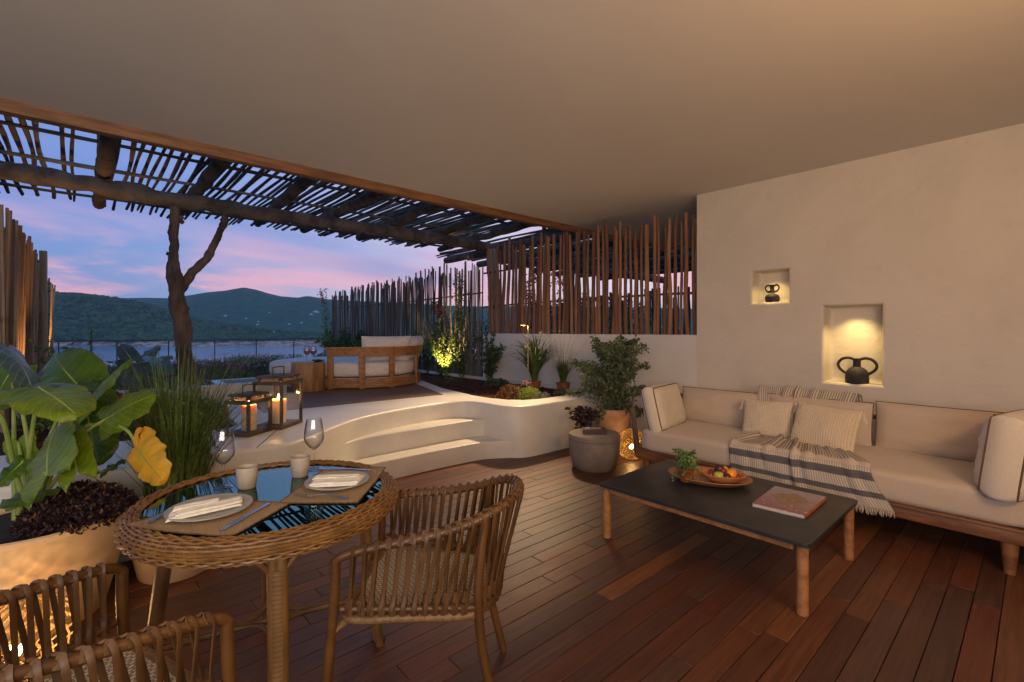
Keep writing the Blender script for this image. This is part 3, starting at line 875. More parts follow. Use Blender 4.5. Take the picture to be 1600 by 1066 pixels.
# pine wood on the near hill: thousands of small crowns
ico_v = [(0, 0, 1), (.894, 0, .447), (.276, .851, .447), (-.724, .526, .447), (-.724, -.526, .447), (.276, -.851, .447), (.724, .526, -.2), (-.276, .851, -.2), (-.894, 0, -.2), (-.276, -.851, -.2), (.724, -.526, -.2)]
ico_f = [(0, 1, 2), (0, 2, 3), (0, 3, 4), (0, 4, 5), (0, 5, 1), (1, 6, 2), (2, 7, 3), (3, 8, 4), (4, 9, 5), (5, 10, 1), (6, 7, 2), (7, 8, 3), (8, 9, 4), (9, 10, 5), (10, 6, 1)]
mb = MB(); r3 = random.Random(5)
w = 231
for k in range(15000):
    i = r3.randrange(20, 200); j = int(r3.random() ** 1.2 * 22) + 3
    a = near.v[j * w + i]; b = near.v[(j + 1) * w + i + 1]; c_ = near.v[j * w + i + 1]
    s, t = r3.random(), r3.random()
    p = Vector(a) * (1 - s) + Vector(c_) * s; p = p * (1 - t) + Vector(near.v[(j + 1) * w + i]) * t * (1 - s) + Vector(b) * t * s
    if mnoise.noise(Vector((p.x * .008, p.y * .008, 0))) > .25 and p.z < 5: continue
    if p.z < ZS + 8 + 5 * mnoise.noise(Vector((p.x * .012, p.y * .012, 4))): continue
    R = r3.uniform(3.2, 6.8)
    mb.add([(p.x + x * R * r3.uniform(.8, 1.2), p.y + y * R * r3.uniform(.8, 1.2), p.z + z * R * 1.0 + R * .4) for x, y, z in ico_v], ico_f)
solo('pine_wood', mb, mat('pine_crowns', (0.10, 0.15, 0.055), (0.03, 0.055, 0.03), 0.95, 0.05, 3, spec=0.1, coord='Object'), None, None, kind='stuff')
# white houses on the far hillside and a boat
r4 = random.Random(3)
hs = [(493, 488, 2300, 26), (486, 492, 2250, 16), (403, 508, 1800, 18), (452, 507, 1850, 13), (471, 505, 1900, 14), (421, 489, 2300, 12), (428, 519, 1650, 9), (445, 519, 1640, 9), (352, 494, 2100, 16), (404, 503, 1900, 10), (416, 531, 1470, 14), (384, 498, 2000, 10)]
from mathutils.bvhtree import BVHTree
BV = BVHTree.FromPolygons([Vector(v) for v in near.v + farm.v], near.f + [tuple(i + len(near.v) for i in f) for f in farm.f])
for k, (px, py, d, wd) in enumerate(hs):
    ray = (at(px, py, 1.0) - Vector((0, 0, H))).normalized(); hit = BV.ray_cast(Vector((0, 0, H)), ray)[0]
    c = hit if hit is not None else at(px, py, 1500)
    wd *= .60; hgt = wd * .30
    pos_words = ['largest white villa high on the far hillside', 'white villa just below the largest one on the hillside', 'white house low on the far hillside left of the others', 'small white house in the middle of the hillside', 'small white house right of the middle on the slope', 'tiny pale house high up the slope', 'tiny house near the shore rocks on the left', 'tiny house near the shore rocks on the right', 'pale house on the slope just right of the forked trunk', 'tiny white house above its neighbour low on the hillside', 'white boathouse on the rocky shore', 'tiny pale house on the slope between trunk and villas']
    h = thing('house', pos_words[k], 'house', (c.x, c.y, c.z - 7), group='white houses on the far hillside')
    Mw = MATS.get('house_white') or mat('house_white', (0.85, 0.83, 0.80), None, 0.8)
    obj('wall', MB().box((0, 0, hgt * .5 + 1), (wd, wd * .5, hgt + 14), rz=.7).box((wd * .5, -wd * .2, hgt * .3), (wd * .5, wd * .4, hgt * .6 + 12), rz=.7), Mw, h)
    obj('window', MB().box((-wd * .1, -wd * .28, hgt * .75 + 4), (wd * .5, wd * .2, hgt * .25), rz=.7), M_dark, h)
bt = at(362, 541.5, 760)
b_ = thing('boat', 'tiny white motor boat on the water off the rocky shore', 'boat', (bt.x, bt.y, ZS))
obj('hull', MB().lathe([(0.1, -.4), (1.6, .1), (2.2, 1.0), (2.0, 1.1), (0.0, .9)], 14, sx=2.4), MATS['house_white'], b_)
obj('cabin', MB().box((0.6, 0, 1.7), (3.6, 2.2, 1.4)), MATS['house_white'], b_, bevel=0.2)

# haze: one closed box of thin even air around everything
hz = MB().bx(-4200, 4200, -60, 4300, ZS - 4, 240)
m = bpy.data.materials.new('air'); m.use_nodes = True; nt = m.node_tree; nt.nodes.clear(); g = G(nt)
vv = g.n('ShaderNodeVolumePrincipled'); vv.inputs['Color'].default_value = (0.72, 0.82, 0.95, 1); vv.inputs['Density'].default_value = 0.00009
vv.inputs['Anisotropy'].default_value = 0.0
g.n('ShaderNodeOutputMaterial', i_Volume=vv.outputs[0])
HAZE = solo('haze', hz, m, None, None, kind='stuff', smooth=False)
# ================================================================== LIVING CORNER
def oz(mb, M): mb.v = [tuple(M @ Vector(p)) for p in mb.v]; return mb
def rbox(size, e=0.35, crown=0.04, n=14, seed=0, wr=0.004):
    """soft upholstered block, centred; edges rounded, faces slightly crowned and wrinkled"""
    sx, sy, sz = size[0] / 2, size[1] / 2, size[2] / 2
    mb = MB(); bm = bmesh.new()
    bmesh.ops.create_cube(bm, size=2.0)
    bmesh.ops.subdivide_edges(bm, edges=bm.edges[:], cuts=n, use_grid_fill=True)
    for v in bm.verts:
        p = v.co.copy(); r = e
        q = Vector([max(-1, min(1, c)) for c in p])
        S = Vector((sx, sy, sz)); rr = r * min(S)
        w = Vector((q.x * S.x, q.y * S.y, q.z * S.z))
        inner = Vector([max(-(S[i] - rr), min(S[i] - rr, w[i])) for i in range(3)])
        dlt = w - inner
        if dlt.length > 1e-6: w = inner + dlt.normalized() * min(rr, max(abs(c) for c in dlt))
        k = (1 - q.x ** 2) * (1 - q.y ** 2)
        ky = (1 - q.x ** 2) * (1 - q.z ** 2); kx = (1 - q.y ** 2) * (1 - q.z ** 2)
        w.z += (crown * k) * (1 if q.z > 0 else -1) * abs(q.z)
        w.y += crown * .6 * ky * (1 if q.y > 0 else -1) * abs(q.y)
        w.x += crown * .6 * kx * (1 if q.x > 0 else -1) * abs(q.x)
        nz = mnoise.noise(w * 7 + Vector((seed, seed * 2, 0))) * wr * 2 + mnoise.noise(w * 17 + Vector((seed, 0, seed))) * wr
        w += w.normalized() * nz
        v.co = w
    mb.v = [tuple(v.co) for v in bm.verts]; bm.verts.index_update()
    mb.f = [tuple(v.index for v in f.verts) for f in bm.faces]; bm.free()
    return mb
def edge_loop(size, e, zf, crown=0.0, n=14, r=0.005, out=0.004):
    """piping round the top or bottom edge of an rbox"""
    sx, sy = size[0] / 2 - e * .35 + out, size[1] / 2 - e * .35 + out
    rr = e; pts = []
    for (cx, cy, a0) in ((sx - rr, sy - rr, 0), (-sx + rr, sy - rr, pi / 2), (-sx + rr, -sy + rr, pi), (sx - rr, -sy + rr, 1.5 * pi)):
        for k in range(5):
            a = a0 + k / 4 * pi / 2; pts.append((cx + rr * cos(a), cy + rr * sin(a), zf))
    return MB().tube(pts, r, 6, closed=True)
def pillow(w, h, t, seed=0, sag=0.0, n=22, pinch=0.07):
    """scatter cushion standing in the XZ plane, centred on its bottom edge, thickness along Y; returns (builder, seam points)"""
    mb = MB(); seam = []
    def outline(u, v):
        x = u * w / 2 * (1 - pinch * (1 - v * v)); z = v * h / 2 * (1 - pinch * (1 - u * u))
        return x, z
    for side in (1, -1):
        def fn(a, b):
            u = 2 * a - 1; v = 2 * b - 1
            x, z = outline(u, v)
            th = t / 2 * (max(0, (1 - abs(u) ** 2.6)) * max(0, (1 - abs(v) ** 2.6))) ** 0.42
            th *= 1 + 0.16 * mnoise.noise(Vector((u * 2 + seed, v * 2, side))) + 0.09 * mnoise.noise(Vector((u * 6 + seed, v * 6, side)))
            wr = 0.006 * sin((u * v) * 9 + seed) * (u * u * v * v)
            return (x, side * th + wr, z + h / 2 * (1 - .04) - sag * (1 - v) * .0)
        mb.grid(fn, n, n) if side > 0 else mb.grid(lambda a, b: fn(1 - a, b), n, n)
    for i in range(64):
        a = i / 64 * 4; k = int(a); f = (a - k) * 2 - 1
        u, v = ((f, -1), (1, f), (-f, 1), (-1, -f))[k]
        x, z = outline(u, v); seam.append((x, 0.006 * sin((u * v) * 9 + seed) * (u * u * v * v), z + h / 2 * .96))
    return mb, seam
def pose(loc, yaw, lean=0.0, roll=0.0):
    return Matrix.Translation(loc) @ Matrix.Rotation(yaw, 4, 'Z') @ Matrix.Rotation(lean, 4, 'X') @ Matrix.Rotation(roll, 4, 'Y')

# fabric with faint slubs and a knitted fabric for the scatter cushions
def knitmat(name, c, kind):
    m = bpy.data.materials.new(name); m.use_nodes = True; nt = m.node_tree; nt.nodes.clear(); g = G(nt)
    tc = g.n('ShaderNodeTexCoord'); uv = g.n('ShaderNodeSeparateXYZ', i_0=tc.outputs['UV']); u, v = uv.outputs[0], uv.outputs[1]
    if kind == 'diamond':
        a = g.m('SINE', g.m('MULTIPLY', g.m('ADD', u, v), 84)); b = g.m('SINE', g.m('MULTIPLY', g.m('SUBTRACT', u, v), 84))
    else:
        a = g.m('SINE', g.m('MULTIPLY', u, 170)); b = g.m('SINE', g.m('ADD', g.m('MULTIPLY', v, 200), g.m('MULTIPLY', a, 1.2)))
    h = g.m('MULTIPLY', a, b)
    nz = g.noise(tc.outputs['Object'], 30, 4)
    colr = g.mix(g.maprange(h, -1, 1), tuple(x * .74 for x in c), c)
    colr = g.mix(g.m('MULTIPLY', nz, .3), colr, tuple(x * .8 for x in c))
    bp = g.n('ShaderNodeBump', i_Height=h, i_Strength=0.9, i_Distance=0.004)
    p = g.n('ShaderNodeBsdfPrincipled', i_Base_Color=colr, i_Roughness=0.95, i_Normal=bp.outputs[0]); p.inputs['Sheen Weight'].default_value = .3
    p.inputs['Specular IOR Level'].default_value = .15
    g.n('ShaderNodeOutputMaterial', i_Surface=p.outputs[0]); return m
M_knit1 = knitmat('knit_small', lin(240, 222, 192), 'diamond')
M_knit2 = knitmat('knit_diamond', lin(238, 218, 184), 'diamond')
def throwmat():
    m = bpy.data.materials.new('striped_throw'); m.use_nodes = True; nt = m.node_tree; nt.nodes.clear(); g = G(nt)
    tc = g.n('ShaderNodeTexCoord'); uv = g.n('ShaderNodeSeparateXYZ', i_0=tc.outputs['UV']); u, v = uv.outputs[0], uv.outputs[1]
    cream = lin(206, 194, 176); grey = lin(148, 140, 132); char = lin(100, 98, 98)
    # fine check away from the border, then bands: cream, check, charcoal, check, charcoal, check
    fu = g.m('GREATER_THAN', g.m('FRACT', g.m('MULTIPLY', u, 62)), 0.5)
    fv = g.m('GREATER_THAN', g.m('FRACT', g.m('MULTIPLY', v, 120)), 0.5)
    chk = g.mix(g.m('MULTIPLY', fu, g.m('ADD', .45, g.m('MULTIPLY', fv, .55))), cream, grey)
    stripe = g.mix(g.m('GREATER_THAN', g.m('FRACT', g.m('MULTIPLY', u, 44)), 0.52), cream, lin(138, 134, 130))
    def band(a, b): return g.m('MULTIPLY', g.m('GREATER_THAN', v, a), g.m('LESS_THAN', v, b))
    c = g.mix(g.m('GREATER_THAN', v, .62), stripe, chk)
    c = g.mix(band(.615, .645), c, cream)
    c = g.mix(band(.675, .735), c, char)
    c = g.mix(band(.835, .895), c, char)
    bp = g.n('ShaderNodeBump', i_Height=g.m('ADD', fu, fv), i_Strength=0.5, i_Distance=0.0015)
    p = g.n('ShaderNodeBsdfPrincipled', i_Base_Color=c, i_Roughness=0.95, i_Normal=bp.outputs[0]); p.inputs['Specular IOR Level'].default_value = .1
    g.n('ShaderNodeOutputMaterial', i_Surface=p.outputs[0]); return m
M_throw = throwmat()

# ---- sofa
M_postd = mat('arm_post_wood', lin(104, 84, 66), lin(78, 62, 48), .6, 4, 5)
sofa = thing('sofa', 'long low outdoor sofa with wooden frame and sand coloured cushions along the wall', 'sofa', (4.4, 1.2, 0))
XF, YL, YR = 3.93, 2.60, -0.35
def slatbox(name, x0, x1, y0, y1, z0, z1, m=M_teakd, b=.006, label=None):
    return obj(name, MB().bx(x0, x1, y0, y1, z0, z1), m, sofa, world=True, bevel=b, label=label)
slatbox('frame_rail', XF, XF + .045, YR, YL, .185, .262)
slatbox('frame_rail', XF + .05, 4.86, YL - .045, YL, .185, .262)
slatbox('frame_rail', 4.82, 4.865, YR, YL - .05, .185, .262)
slatbox('frame_rail', XF + .05, 4.81, YR, YR + .045, .185, .262)
slatbox('seat_ledge', XF - .02, 4.84, YR + .003, YL - .003, .2625, .277)
for k in range(9):
    slatbox('support_slat', XF + .05, 4.81, YR + .15 + k * .31, YR + .21 + k * .31, .23, .258)
for (x, y) in ((XF + .05, .12), (XF + .05, 2.50), (4.80, .12), (4.80, 2.50)):
    obj('leg', MB().add and MB().tube([(x, y, .19), (x - (.012 if x < 4.2 else -.012), y, 0.0)], [.042, .026], 12), M_teakd, sofa, world=True)
# left arm: slanted post, arm rail, rear post, backrest slats
obj('arm_post', MB().tube([(XF + .06, YL + .01, .20), (XF + .03, YL + .05, .66)], [.030, .024], 8, flat=.8), M_postd, sofa, world=True)
obj('arm_post', MB().tube([(4.80, YL + .01, .20), (4.86, YL + .05, .70)], [.030, .024], 8, flat=.8), M_teakd, sofa, world=True)
obj('arm_rail', MB().tube([(4.35, YL + .05, .665), (4.6, YL + .05, .675), (4.87, YL + .05, .70)], .024, 8), M_teakd, sofa, world=True)
obj('back_rail', MB().tube([(4.88, YL + .05, .69), (4.88, YR, .69)], .024, 8), M_teakd, sofa, world=True)
for k in range(10):
    y = YL - .2 - k * .29
    obj('back_slat', MB().tube([(4.83, y, .26), (4.875, y, .68)], .012, 6), M_teakd, sofa, world=True)
c = obj('seat_cushion', oz(rbox((.86, 2.50, .20), .42, .014, 22, 1, .006), Matrix.Translation((4.345, 1.29, .375))), M_fabric, sofa, world=True, angle=80)
c2_ = obj('seat_cushion', oz(rbox((.86, .30, .19), .42, .012, 12, 4, .003), Matrix.Translation((4.345, -.14, .372))), M_fabric, sofa, world=True, angle=80)
def back_cushion(yc, w, h=.37, seed=0, x=4.70, lab=None, z=.458, lean=.14, t=.20):
    b, s = pillow(w, h, t, seed, pinch=.02)
    Mx = pose((x, yc, z), -pi / 2, -lean)
    o = obj('back_cushion', oz(b, Mx), M_fabric, sofa, world=True, label=lab, angle=80)
    obj('piping', oz(MB().tube(s, .0045, 6, closed=True), Mx), M_piping, o) if False else None
    tb = MB().tube(s, .0045, 6, closed=True)
    obj('piping', oz(tb, Mx), M_pipingg, o, world=True)
    return o
back_cushion(2.12, .86, .36, 1)
back_cushion(1.30, .80, .37, 2, x=4.68)
back_cushion(.44, .90, .385, 3, x=4.70)
# arm cushions: thick box cushions with piping on both seams
def arm_cushion(loc, yaw, lean, size, seed, lab, cat='cushion'):
    w, h, t = size
    root = thing('box_cushion', lab, cat, loc)
    b, s = pillow(w, h, t * .62, seed, pinch=.03)
    band = []
    for side in (-1, 1):
        def fn(a, b_, side=side):
            u = 2 * a - 1; v = 2 * b_ - 1
            e = max(0, (1 - abs(u) ** 5) * (1 - abs(v) ** 5)) ** .5
            y = side * (t * .30 + t * .22 * e + .012 * mnoise.noise(Vector((u * 5 + seed, v * 5, side))))
            return (u * w / 2 * (1 - .035 * abs(v) ** 4 - .01 * (1 - v * v)), y, v * h / 2 * (1 - .035 * abs(u) ** 4 - .01 * (1 - u * u)) + h / 2)
        m = MB().grid(fn, 18, 18) if side < 0 else MB().grid(lambda a, b_: fn(1 - a, b_), 18, 18)
        band.append(m)
    Mx = Matrix.Rotation(yaw, 4, 'Z') @ Matrix.Rotation(lean, 4, 'X')
    loops = []
    for side in (-1, 1):
        L = []
        for i in range(80):
            a = i / 80 * 4; k = int(a); f = (a - k) * 2 - 1
            u, v = ((f, -1), (1, f), (-f, 1), (-1, -f))[k]
            L.append(Vector((u * w / 2 * (1 - .035 * abs(v) ** 4 - .01 * (1 - v * v)) * .998, side * t * .30, v * h / 2 * (1 - .035 * abs(u) ** 4 - .01 * (1 - u * u)) + h / 2)))
        loops.append(L)
    gus = MB()
    for r in range(7):
        f = r / 6; bul = 1 + .11 * sin(pi * f) ** .8
        for i in range(80):
            p = loops[0][i].lerp(loops[1][i], f); ctr = Vector((0, p.y, h / 2))
            q = ctr + (p - ctr) * bul + Vector((0, 0, .005 * sin(i * 2.1 + r * .7) * sin(pi * f)))
            gus.v.append(tuple(q))
    for r in range(6):
        for i in range(80):
            j = (i + 1) % 80; gus.f.append((r * 80 + i, r * 80 + j, (r + 1) * 80 + j, (r + 1) * 80 + i))
    for m in band: b0 = gus.add(m.v, m.f)
    obj('cover', oz(gus, Mx), M_fabricw, root, angle=70, fix=True)
    for L in loops: obj('piping', oz(MB().tube(L, .0055, 6, closed=True), Mx), M_piping, root)
    return root
arm_cushion((4.24, 2.43, .462), radians(8), radians(-13), (.60, .40, .20), 3, 'thick off white box cushion with brown piping leaning on the left arm of the sofa')
arm_cushion((4.13, .10, .455), radians(-14), radians(7), (.56, .45, .27), 5, 'thick off white box cushion with brown piping at the right end of the sofa')
b, s = pillow(.50, .40, .18, 8)
r_ = thing('scatter_cushion', 'pale blue grey cushion tucked behind the right box cushion on the sofa', 'cushion', (4.56, -.02, .47))
Mx = Matrix.Rotation(radians(-38), 4, 'Z') @ Matrix.Rotation(radians(-14), 4, 'X')
obj('cover', oz(b, Mx), mat('linen_blue', lin(190, 192, 196), None, .9, 50), r_); obj('piping', oz(MB().tube(s, .005, 6, closed=True), Mx), M_pipingg, r_)
# knitted scatter cushions with tassels
def scatter(loc, yaw, lean, roll, w, h, m, lab, seed):
    b, s = pillow(w, h, .17, seed, pinch=.05)
    root = thing('scatter_cushion', lab, 'cushion', loc)
    Mx = Matrix.Rotation(yaw, 4, 'Z') @ Matrix.Rotation(lean, 4, 'X') @ Matrix.Rotation(roll, 4, 'Y')
    obj('cover', oz(b, Mx), m, root, angle=80)
    for (sx, sz) in ((1, 1), (-1, 1), (1, 0), (-1, 0)):
        p = Mx @ Vector((sx * w / 2, 0, h * .96 if sz else .02)); tb = MB()
        dirn = Vector((-.25, sx * -.2, -1)) if sz else Vector((-.9, -sx * .6, -.12))
        dirn.normalize()
        tb.ball(p + dirn * .02, .010, 8, 6)
        for k in range(14):
            a = U(0, 6.28); e = Vector((cos(a), sin(a), cos(a) * .4)) * U(.003, .011)
            tb.tube([p + dirn * .022, p + dirn * .045 + e * .6, p + dirn * (.085 + U(-.01, .01)) + e * 1.4], .0022, 4)
        if not sz: pass
        obj('tassel', tb, M_fabricw, root)
    return root
scatter((4.42, 1.60, .468), -pi / 2 + radians(4), radians(-20), radians(-2), .42, .34, M_knit1, 'beige knitted cushion with tassels, the left one of the middle two', 1)
scatter((4.30, 1.17, .466), -pi / 2 + radians(-5), radians(-24), radians(3), .47, .37, M_knit2, 'beige diamond knit cushion with tassels, the front right one of the two', 2)
# ---- throw: over the backrest, under the cushions, over the seat front
def throw_fn(u, v):
    # v 0..1 from behind the backrest to the fringe end; u 0..1 along the sofa (left to right as seen)
    prof = [(0.00, 4.88, .66), (.05, 4.86, .845), (.10, 4.79, .865), (.16, 4.72, .80), (.26, 4.62, .56), (.33, 4.54, .488), (.55, 4.12, .490), (.62, 3.97, .490), (.655, 3.915, .478), (.69, 3.893, .44), (.80, 3.885, .355), (1.0, 3.878, .235)]
    vs = [p[0] for p in prof]
    x = float(np.interp(v, vs, [p[1] for p in prof])); z = float(np.interp(v, vs, [p[2] for p in prof]))
    yl = np.interp(v, [0, .3, .45, .62, 1], [1.86, 1.72, 1.62, 1.69, 1.68]); yr = np.interp(v, [0, .3, .45, .62, 1], [.98, 1.06, .98, .76, .64])
    w_ = u + .012 * sin(v * 9 + u * 5)
    y = yl + (yr - yl) * w_
    gather = float(np.interp(v, [0, .12, .3, .5, .68, .8, 1], [1.2, 1.1, 1, 1.15, .55, .4, .35]))
    fold = (sin(u * 23 + 1.5 * sin(v * 4)) * .55 + sin(u * 41 + v * 3 + 1) * .3 + .5 * mnoise.noise(Vector((u * 9, v * 3, 2)))) * .026 * gather
    deep = -exp(-((u - .42 - .08 * (v - .6)) / .028) ** 2) * .03 * gather + exp(-((u - .47 - .08 * (v - .6)) / .03) ** 2) * .045 * gather
    bump_ = abs(fold) * 1.0 + fold * .4 + max(0, deep) + .004
    if v < .12: return (x + .3 * fold, y, z + bump_ * .8)
    if v < .30: return (x - bump_, y, z + bump_ * .2)
    if v < .64: return (x, y, z + bump_)
    return (x - bump_ - (.02 * max(0, sin(u * 3)) * (v - .64)), y, z + .012 * sin(u * 5 + 1) * (v - .6) - (.05 * (u < .45) * 0))
mb = MB().grid(throw_fn, 150, 90)
th = thing('throw', 'grey and cream striped fringed throw draped over the middle of the sofa', 'throw', (4.2, 1.2, .47))
tm = obj('cloth', mb, M_throw, th, world=True, angle=180)
sm = tm.modifiers.new('thick', 'SOLIDIFY'); sm.thickness = .004; sm.offset = 1
mb = MB()
for k in range(150):
    u = (k + .5) / 150; p = Vector(throw_fn(u, .998)); e = Vector((U(-.006, .002), U(-.008, .008), 0)); L = U(.03, .05)
    mb.tube([p, p + e * .5 + Vector((0, 0, -L * .5)), p + e * 1.3 + Vector((0, 0, -L))], [.0022, .002, .0012], 4)
obj('fringe', mb, M_fabricw, th, world=True, kind='stuff')

# ---- coffee table
ct = thing('coffee_table', 'low coffee table with dark slate top and round wooden legs', 'table', (3.06, 1.385, 0))
x0, x1, y0, y1 = 2.595, 3.525, .745, 2.01
def rrect(x0, x1, y0, y1, r, n=6):
    P = []
    for cx, cy, a0 in ((x1 - r, y1 - r, 0), (x0 + r, y1 - r, pi / 2), (x0 + r, y0 + r, pi), (x1 - r, y0 + r, 1.5 * pi)):
        P += [(cx + r * cos(a0 + k / n * pi / 2), cy + r * sin(a0 + k / n * pi / 2)) for k in range(n + 1)]
    return P
obj('table_top', MB().prism(rrect(x0, x1, y0, y1, .03), .347, .367, .003, bottom=True), M_stonetop, ct, world=True)
for (x, y) in ((x0 + .042, y0 + .042), (x0 + .042, y1 - .042), (x1 - .042, y0 + .042), (x1 - .042, y1 - .042)):
    obj('leg', MB().lathe([(.023, 0), (.027, .004), (.0275, .05), (.0275, .345)], 24, (x, y, 0)), M_teak, ct, world=True)
for a in ((x0 + .025, x0 + .045, y0 + .08, y1 - .08), (x1 - .045, x1 - .025, y0 + .08, y1 - .08)): obj('apron', MB().bx(*a, .312, .346), M_teak, ct, world=True)
for a in ((x0 + .08, x1 - .08, y0 + .025, y0 + .045), (x0 + .08, x1 - .08, y1 - .045, y1 - .025)): obj('apron', MB().bx(*a, .312, .346), M_teak, ct, world=True)

# tray, bowl, fruit, ivy
ZT = .367
M_tray = mat('mango_wood', lin(186, 128, 84), lin(150, 96, 60), .45, 2.5, 6, .0008, 12, stretch=(1, 7, 7))
tc_ = onz(1108, 752, ZT); tray_rz = radians(-70)
tr = thing('tray', 'large oval wooden tray with raised rim on the dark coffee table', 'tray', (tc_.x, tc_.y, ZT + .001), tray_rz)
obj('dish', MB().lathe([(.0, 0), (.155, 0), (.20, .012), (.232, .034), (.240, .040), (.238, .044), (.228, .042), (.195, .024), (.155, .014), (0, .013)], 56, sx=1.12, sy=.80), M_tray, tr)
bc = onz(1130, 752, ZT + .02)
bw = thing('bowl', 'carved wooden bowl filled with fruit, standing on the oval tray', 'bowl', (bc.x, bc.y, ZT + .0145), radians(-60))
obj('dish', MB().lathe([(0, 0), (.06, 0), (.095, .014), (.128, .045), (.134, .056), (.128, .060), (.112, .052), (.085, .030), (.05, .018), (0, .016)], 48, sx=1.05, sy=.78), mat('bowl_wood', lin(196, 134, 80), lin(160, 102, 56), .4, 2.5, 6, .0006, 12, stretch=(1, 7, 7)), bw)
F_ = lambda n, c1, c2, r=.4: mat(n, c1, c2, r, 18, 4, .0004, 120)
M_or = F_('orange_peel', (.85, .33, .02), (.72, .22, .01)); M_gr = F_('green_apple', (.45, .50, .06), (.32, .42, .05)); M_pl = F_('dark_plum', (.05, .012, .025), (.09, .02, .03), .35)
M_rd = F_('red_fruit', (.30, .02, .02), (.16, .01, .015)); M_ye = F_('yellow_fruit', (.75, .45, .05), (.65, .35, .04))
M_stem = mat('stem_green', (.10, .14, .035), (.06, .09, .02), .7)
def fruit(name, lab, cat, du, dv, dz, r, m, px=None, stem=True, sz=.95):
    loc = Vector((bc.x, bc.y, ZT)) + RT * du + Vector((FW.x, FW.y, 0)) * dv + Vector((0, 0, dz))
    o = thing(name, lab, cat, loc)
    prof = [(max(0.0, r * cos(t) ** .85 if cos(t) > 0 else 0), r * sz * sin(t) - (.16 * r * exp(-(t - pi / 2) ** 2 * 14) - .10 * r * exp(-(t + pi / 2) ** 2 * 14))) for t in [-pi / 2 + pi * k / 14 for k in range(15)]]
    obj('flesh', MB().lathe(prof, 20), m, o)
    if stem: obj('stem', MB().tube([(0, 0, r * .72), (.002, 0, r * .98)], [.0025, .0018], 6), M_stem, o)
    return o
fruit('apple', 'green yellow apple at the front left of the wooden fruit bowl', 'apple', -.045, -.035, .062, .036, M_gr)
fruit('orange', 'bright orange at the right side of the wooden fruit bowl', 'orange', .048, -.010, .070, .040, M_or, stem=False)
fruit('plum', 'dark purple plum at the very front of the fruit bowl', 'plum', -.002, -.052, .058, .033, M_pl)
fruit('plum', 'dark purple plum lying on top of the heap of fruit', 'plum', -.020, .012, .100, .033, M_pl)
fruit('peach', 'yellow peach behind the orange in the fruit bowl', 'peach', .018, .040, .075, .038, M_ye)
fruit('nectarine', 'small red fruit in the centre of the fruit bowl', 'fruit', -.004, -.012, .092, .022, M_rd)
for (du, dv, dz, w) in ((-.085, .000, .060, 'far left'), (-.068, .030, .066, 'back left'), (.088, .028, .062, 'far right'), (.080, -.035, .054, 'front right')):
    s_ = fruit('strawberry', 'small dark red strawberry with green leaves at the %s of the fruit bowl' % w, 'strawberry', du, dv, dz, .020, M_rd, stem=False, sz=1.15)
    m = MB()
    for k in range(5):
        a = k * 1.256; m.add([(0, 0, .02), (.007 * cos(a - .5), .007 * sin(a - .5), .022), (.017 * cos(a), .017 * sin(a), .024), (.007 * cos(a + .5), .007 * sin(a + .5), .022)], [(0, 1, 2, 3)])
    obj('leaves', m, M_stem, s_)

def leafmat(name, c1, c2, rough=.5, tr=.25, spec=.4):
    return mat(name, c1, c2, rough, 9, 3, translucent=tr, spec=spec, ramp=(.35, .65))
L_green = leafmat('leaf_green', (.14, .20, .05), (.07, .12, .035))
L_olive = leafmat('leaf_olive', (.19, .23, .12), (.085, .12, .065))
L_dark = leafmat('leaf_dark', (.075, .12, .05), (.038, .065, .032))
L_purple = leafmat('leaf_purple', (.050, .020, .030), (.020, .010, .016), .5, .08)
L_black = leafmat('leaf_maroon', (.030, .012, .015), (.014, .006, .008), .6, .05)
L_lime = leafmat('leaf_lime', (.30, .36, .06), (.18, .25, .05))
L_grey = leafmat('leaf_greygreen', (.20, .24, .15), (.11, .14, .09))
L_red = leafmat('petal_red', (.45, .012, .05), (.30, .01, .03), .6, .3)
L_mag = leafmat('petal_magenta', (.42, .03, .24), (.28, .02, .16), .6, .3)
L_pink = leafmat('petal_pink', (.70, .38, .48), (.6, .3, .4), .6, .3)
L_white = leafmat('petal_white', (.78, .72, .66), (.7, .62, .58), .6, .3)
L_viol = leafmat('petal_violet', (.32, .25, .55), (.24, .18, .42), .6, .3)
L_rust = leafmat('leaf_rust', (.20, .085, .035), (.10, .05, .03), .6, .15)

def leaf(mb, p, d, n, L, W, curl=.15):
    """simple pointed leaf: six points, folded along the midrib"""
    d = d.normalized(); s = d.cross(n)
    s = s.normalized() if s.length > 1e-5 else d.orthogonal().normalized()
    n = s.cross(d)
    a = p; b1 = p + d * L * .3 + s * W * .42 + n * W * .12; b2 = p + d * L * .3 - s * W * .42 + n * W * .12
    c1 = p + d * L * .68 + s * W * .40 + n * (W * .12 - L * curl * .3); c2 = p + d * L * .68 - s * W * .40 + n * (W * .12 - L * curl * .3)
    t = p + d * L - n * L * curl; m1 = p + d * L * .3; m2 = p + d * L * .68 - n * L * curl * .3
    mb.add([a, b1, m1, b2, c1, m2, c2, t], [(0, 1, 2), (0, 2, 3), (1, 4, 5, 2), (2, 5, 6, 3), (4, 7, 5), (5, 7, 6)])
def rdir(up=.0):
    while True:
        v = Vector((U(-1, 1), U(-1, 1), U(-1, 1)))
        if 0.05 < v.length < 1: break
    v.normalize(); v.z += up; return v.normalized()
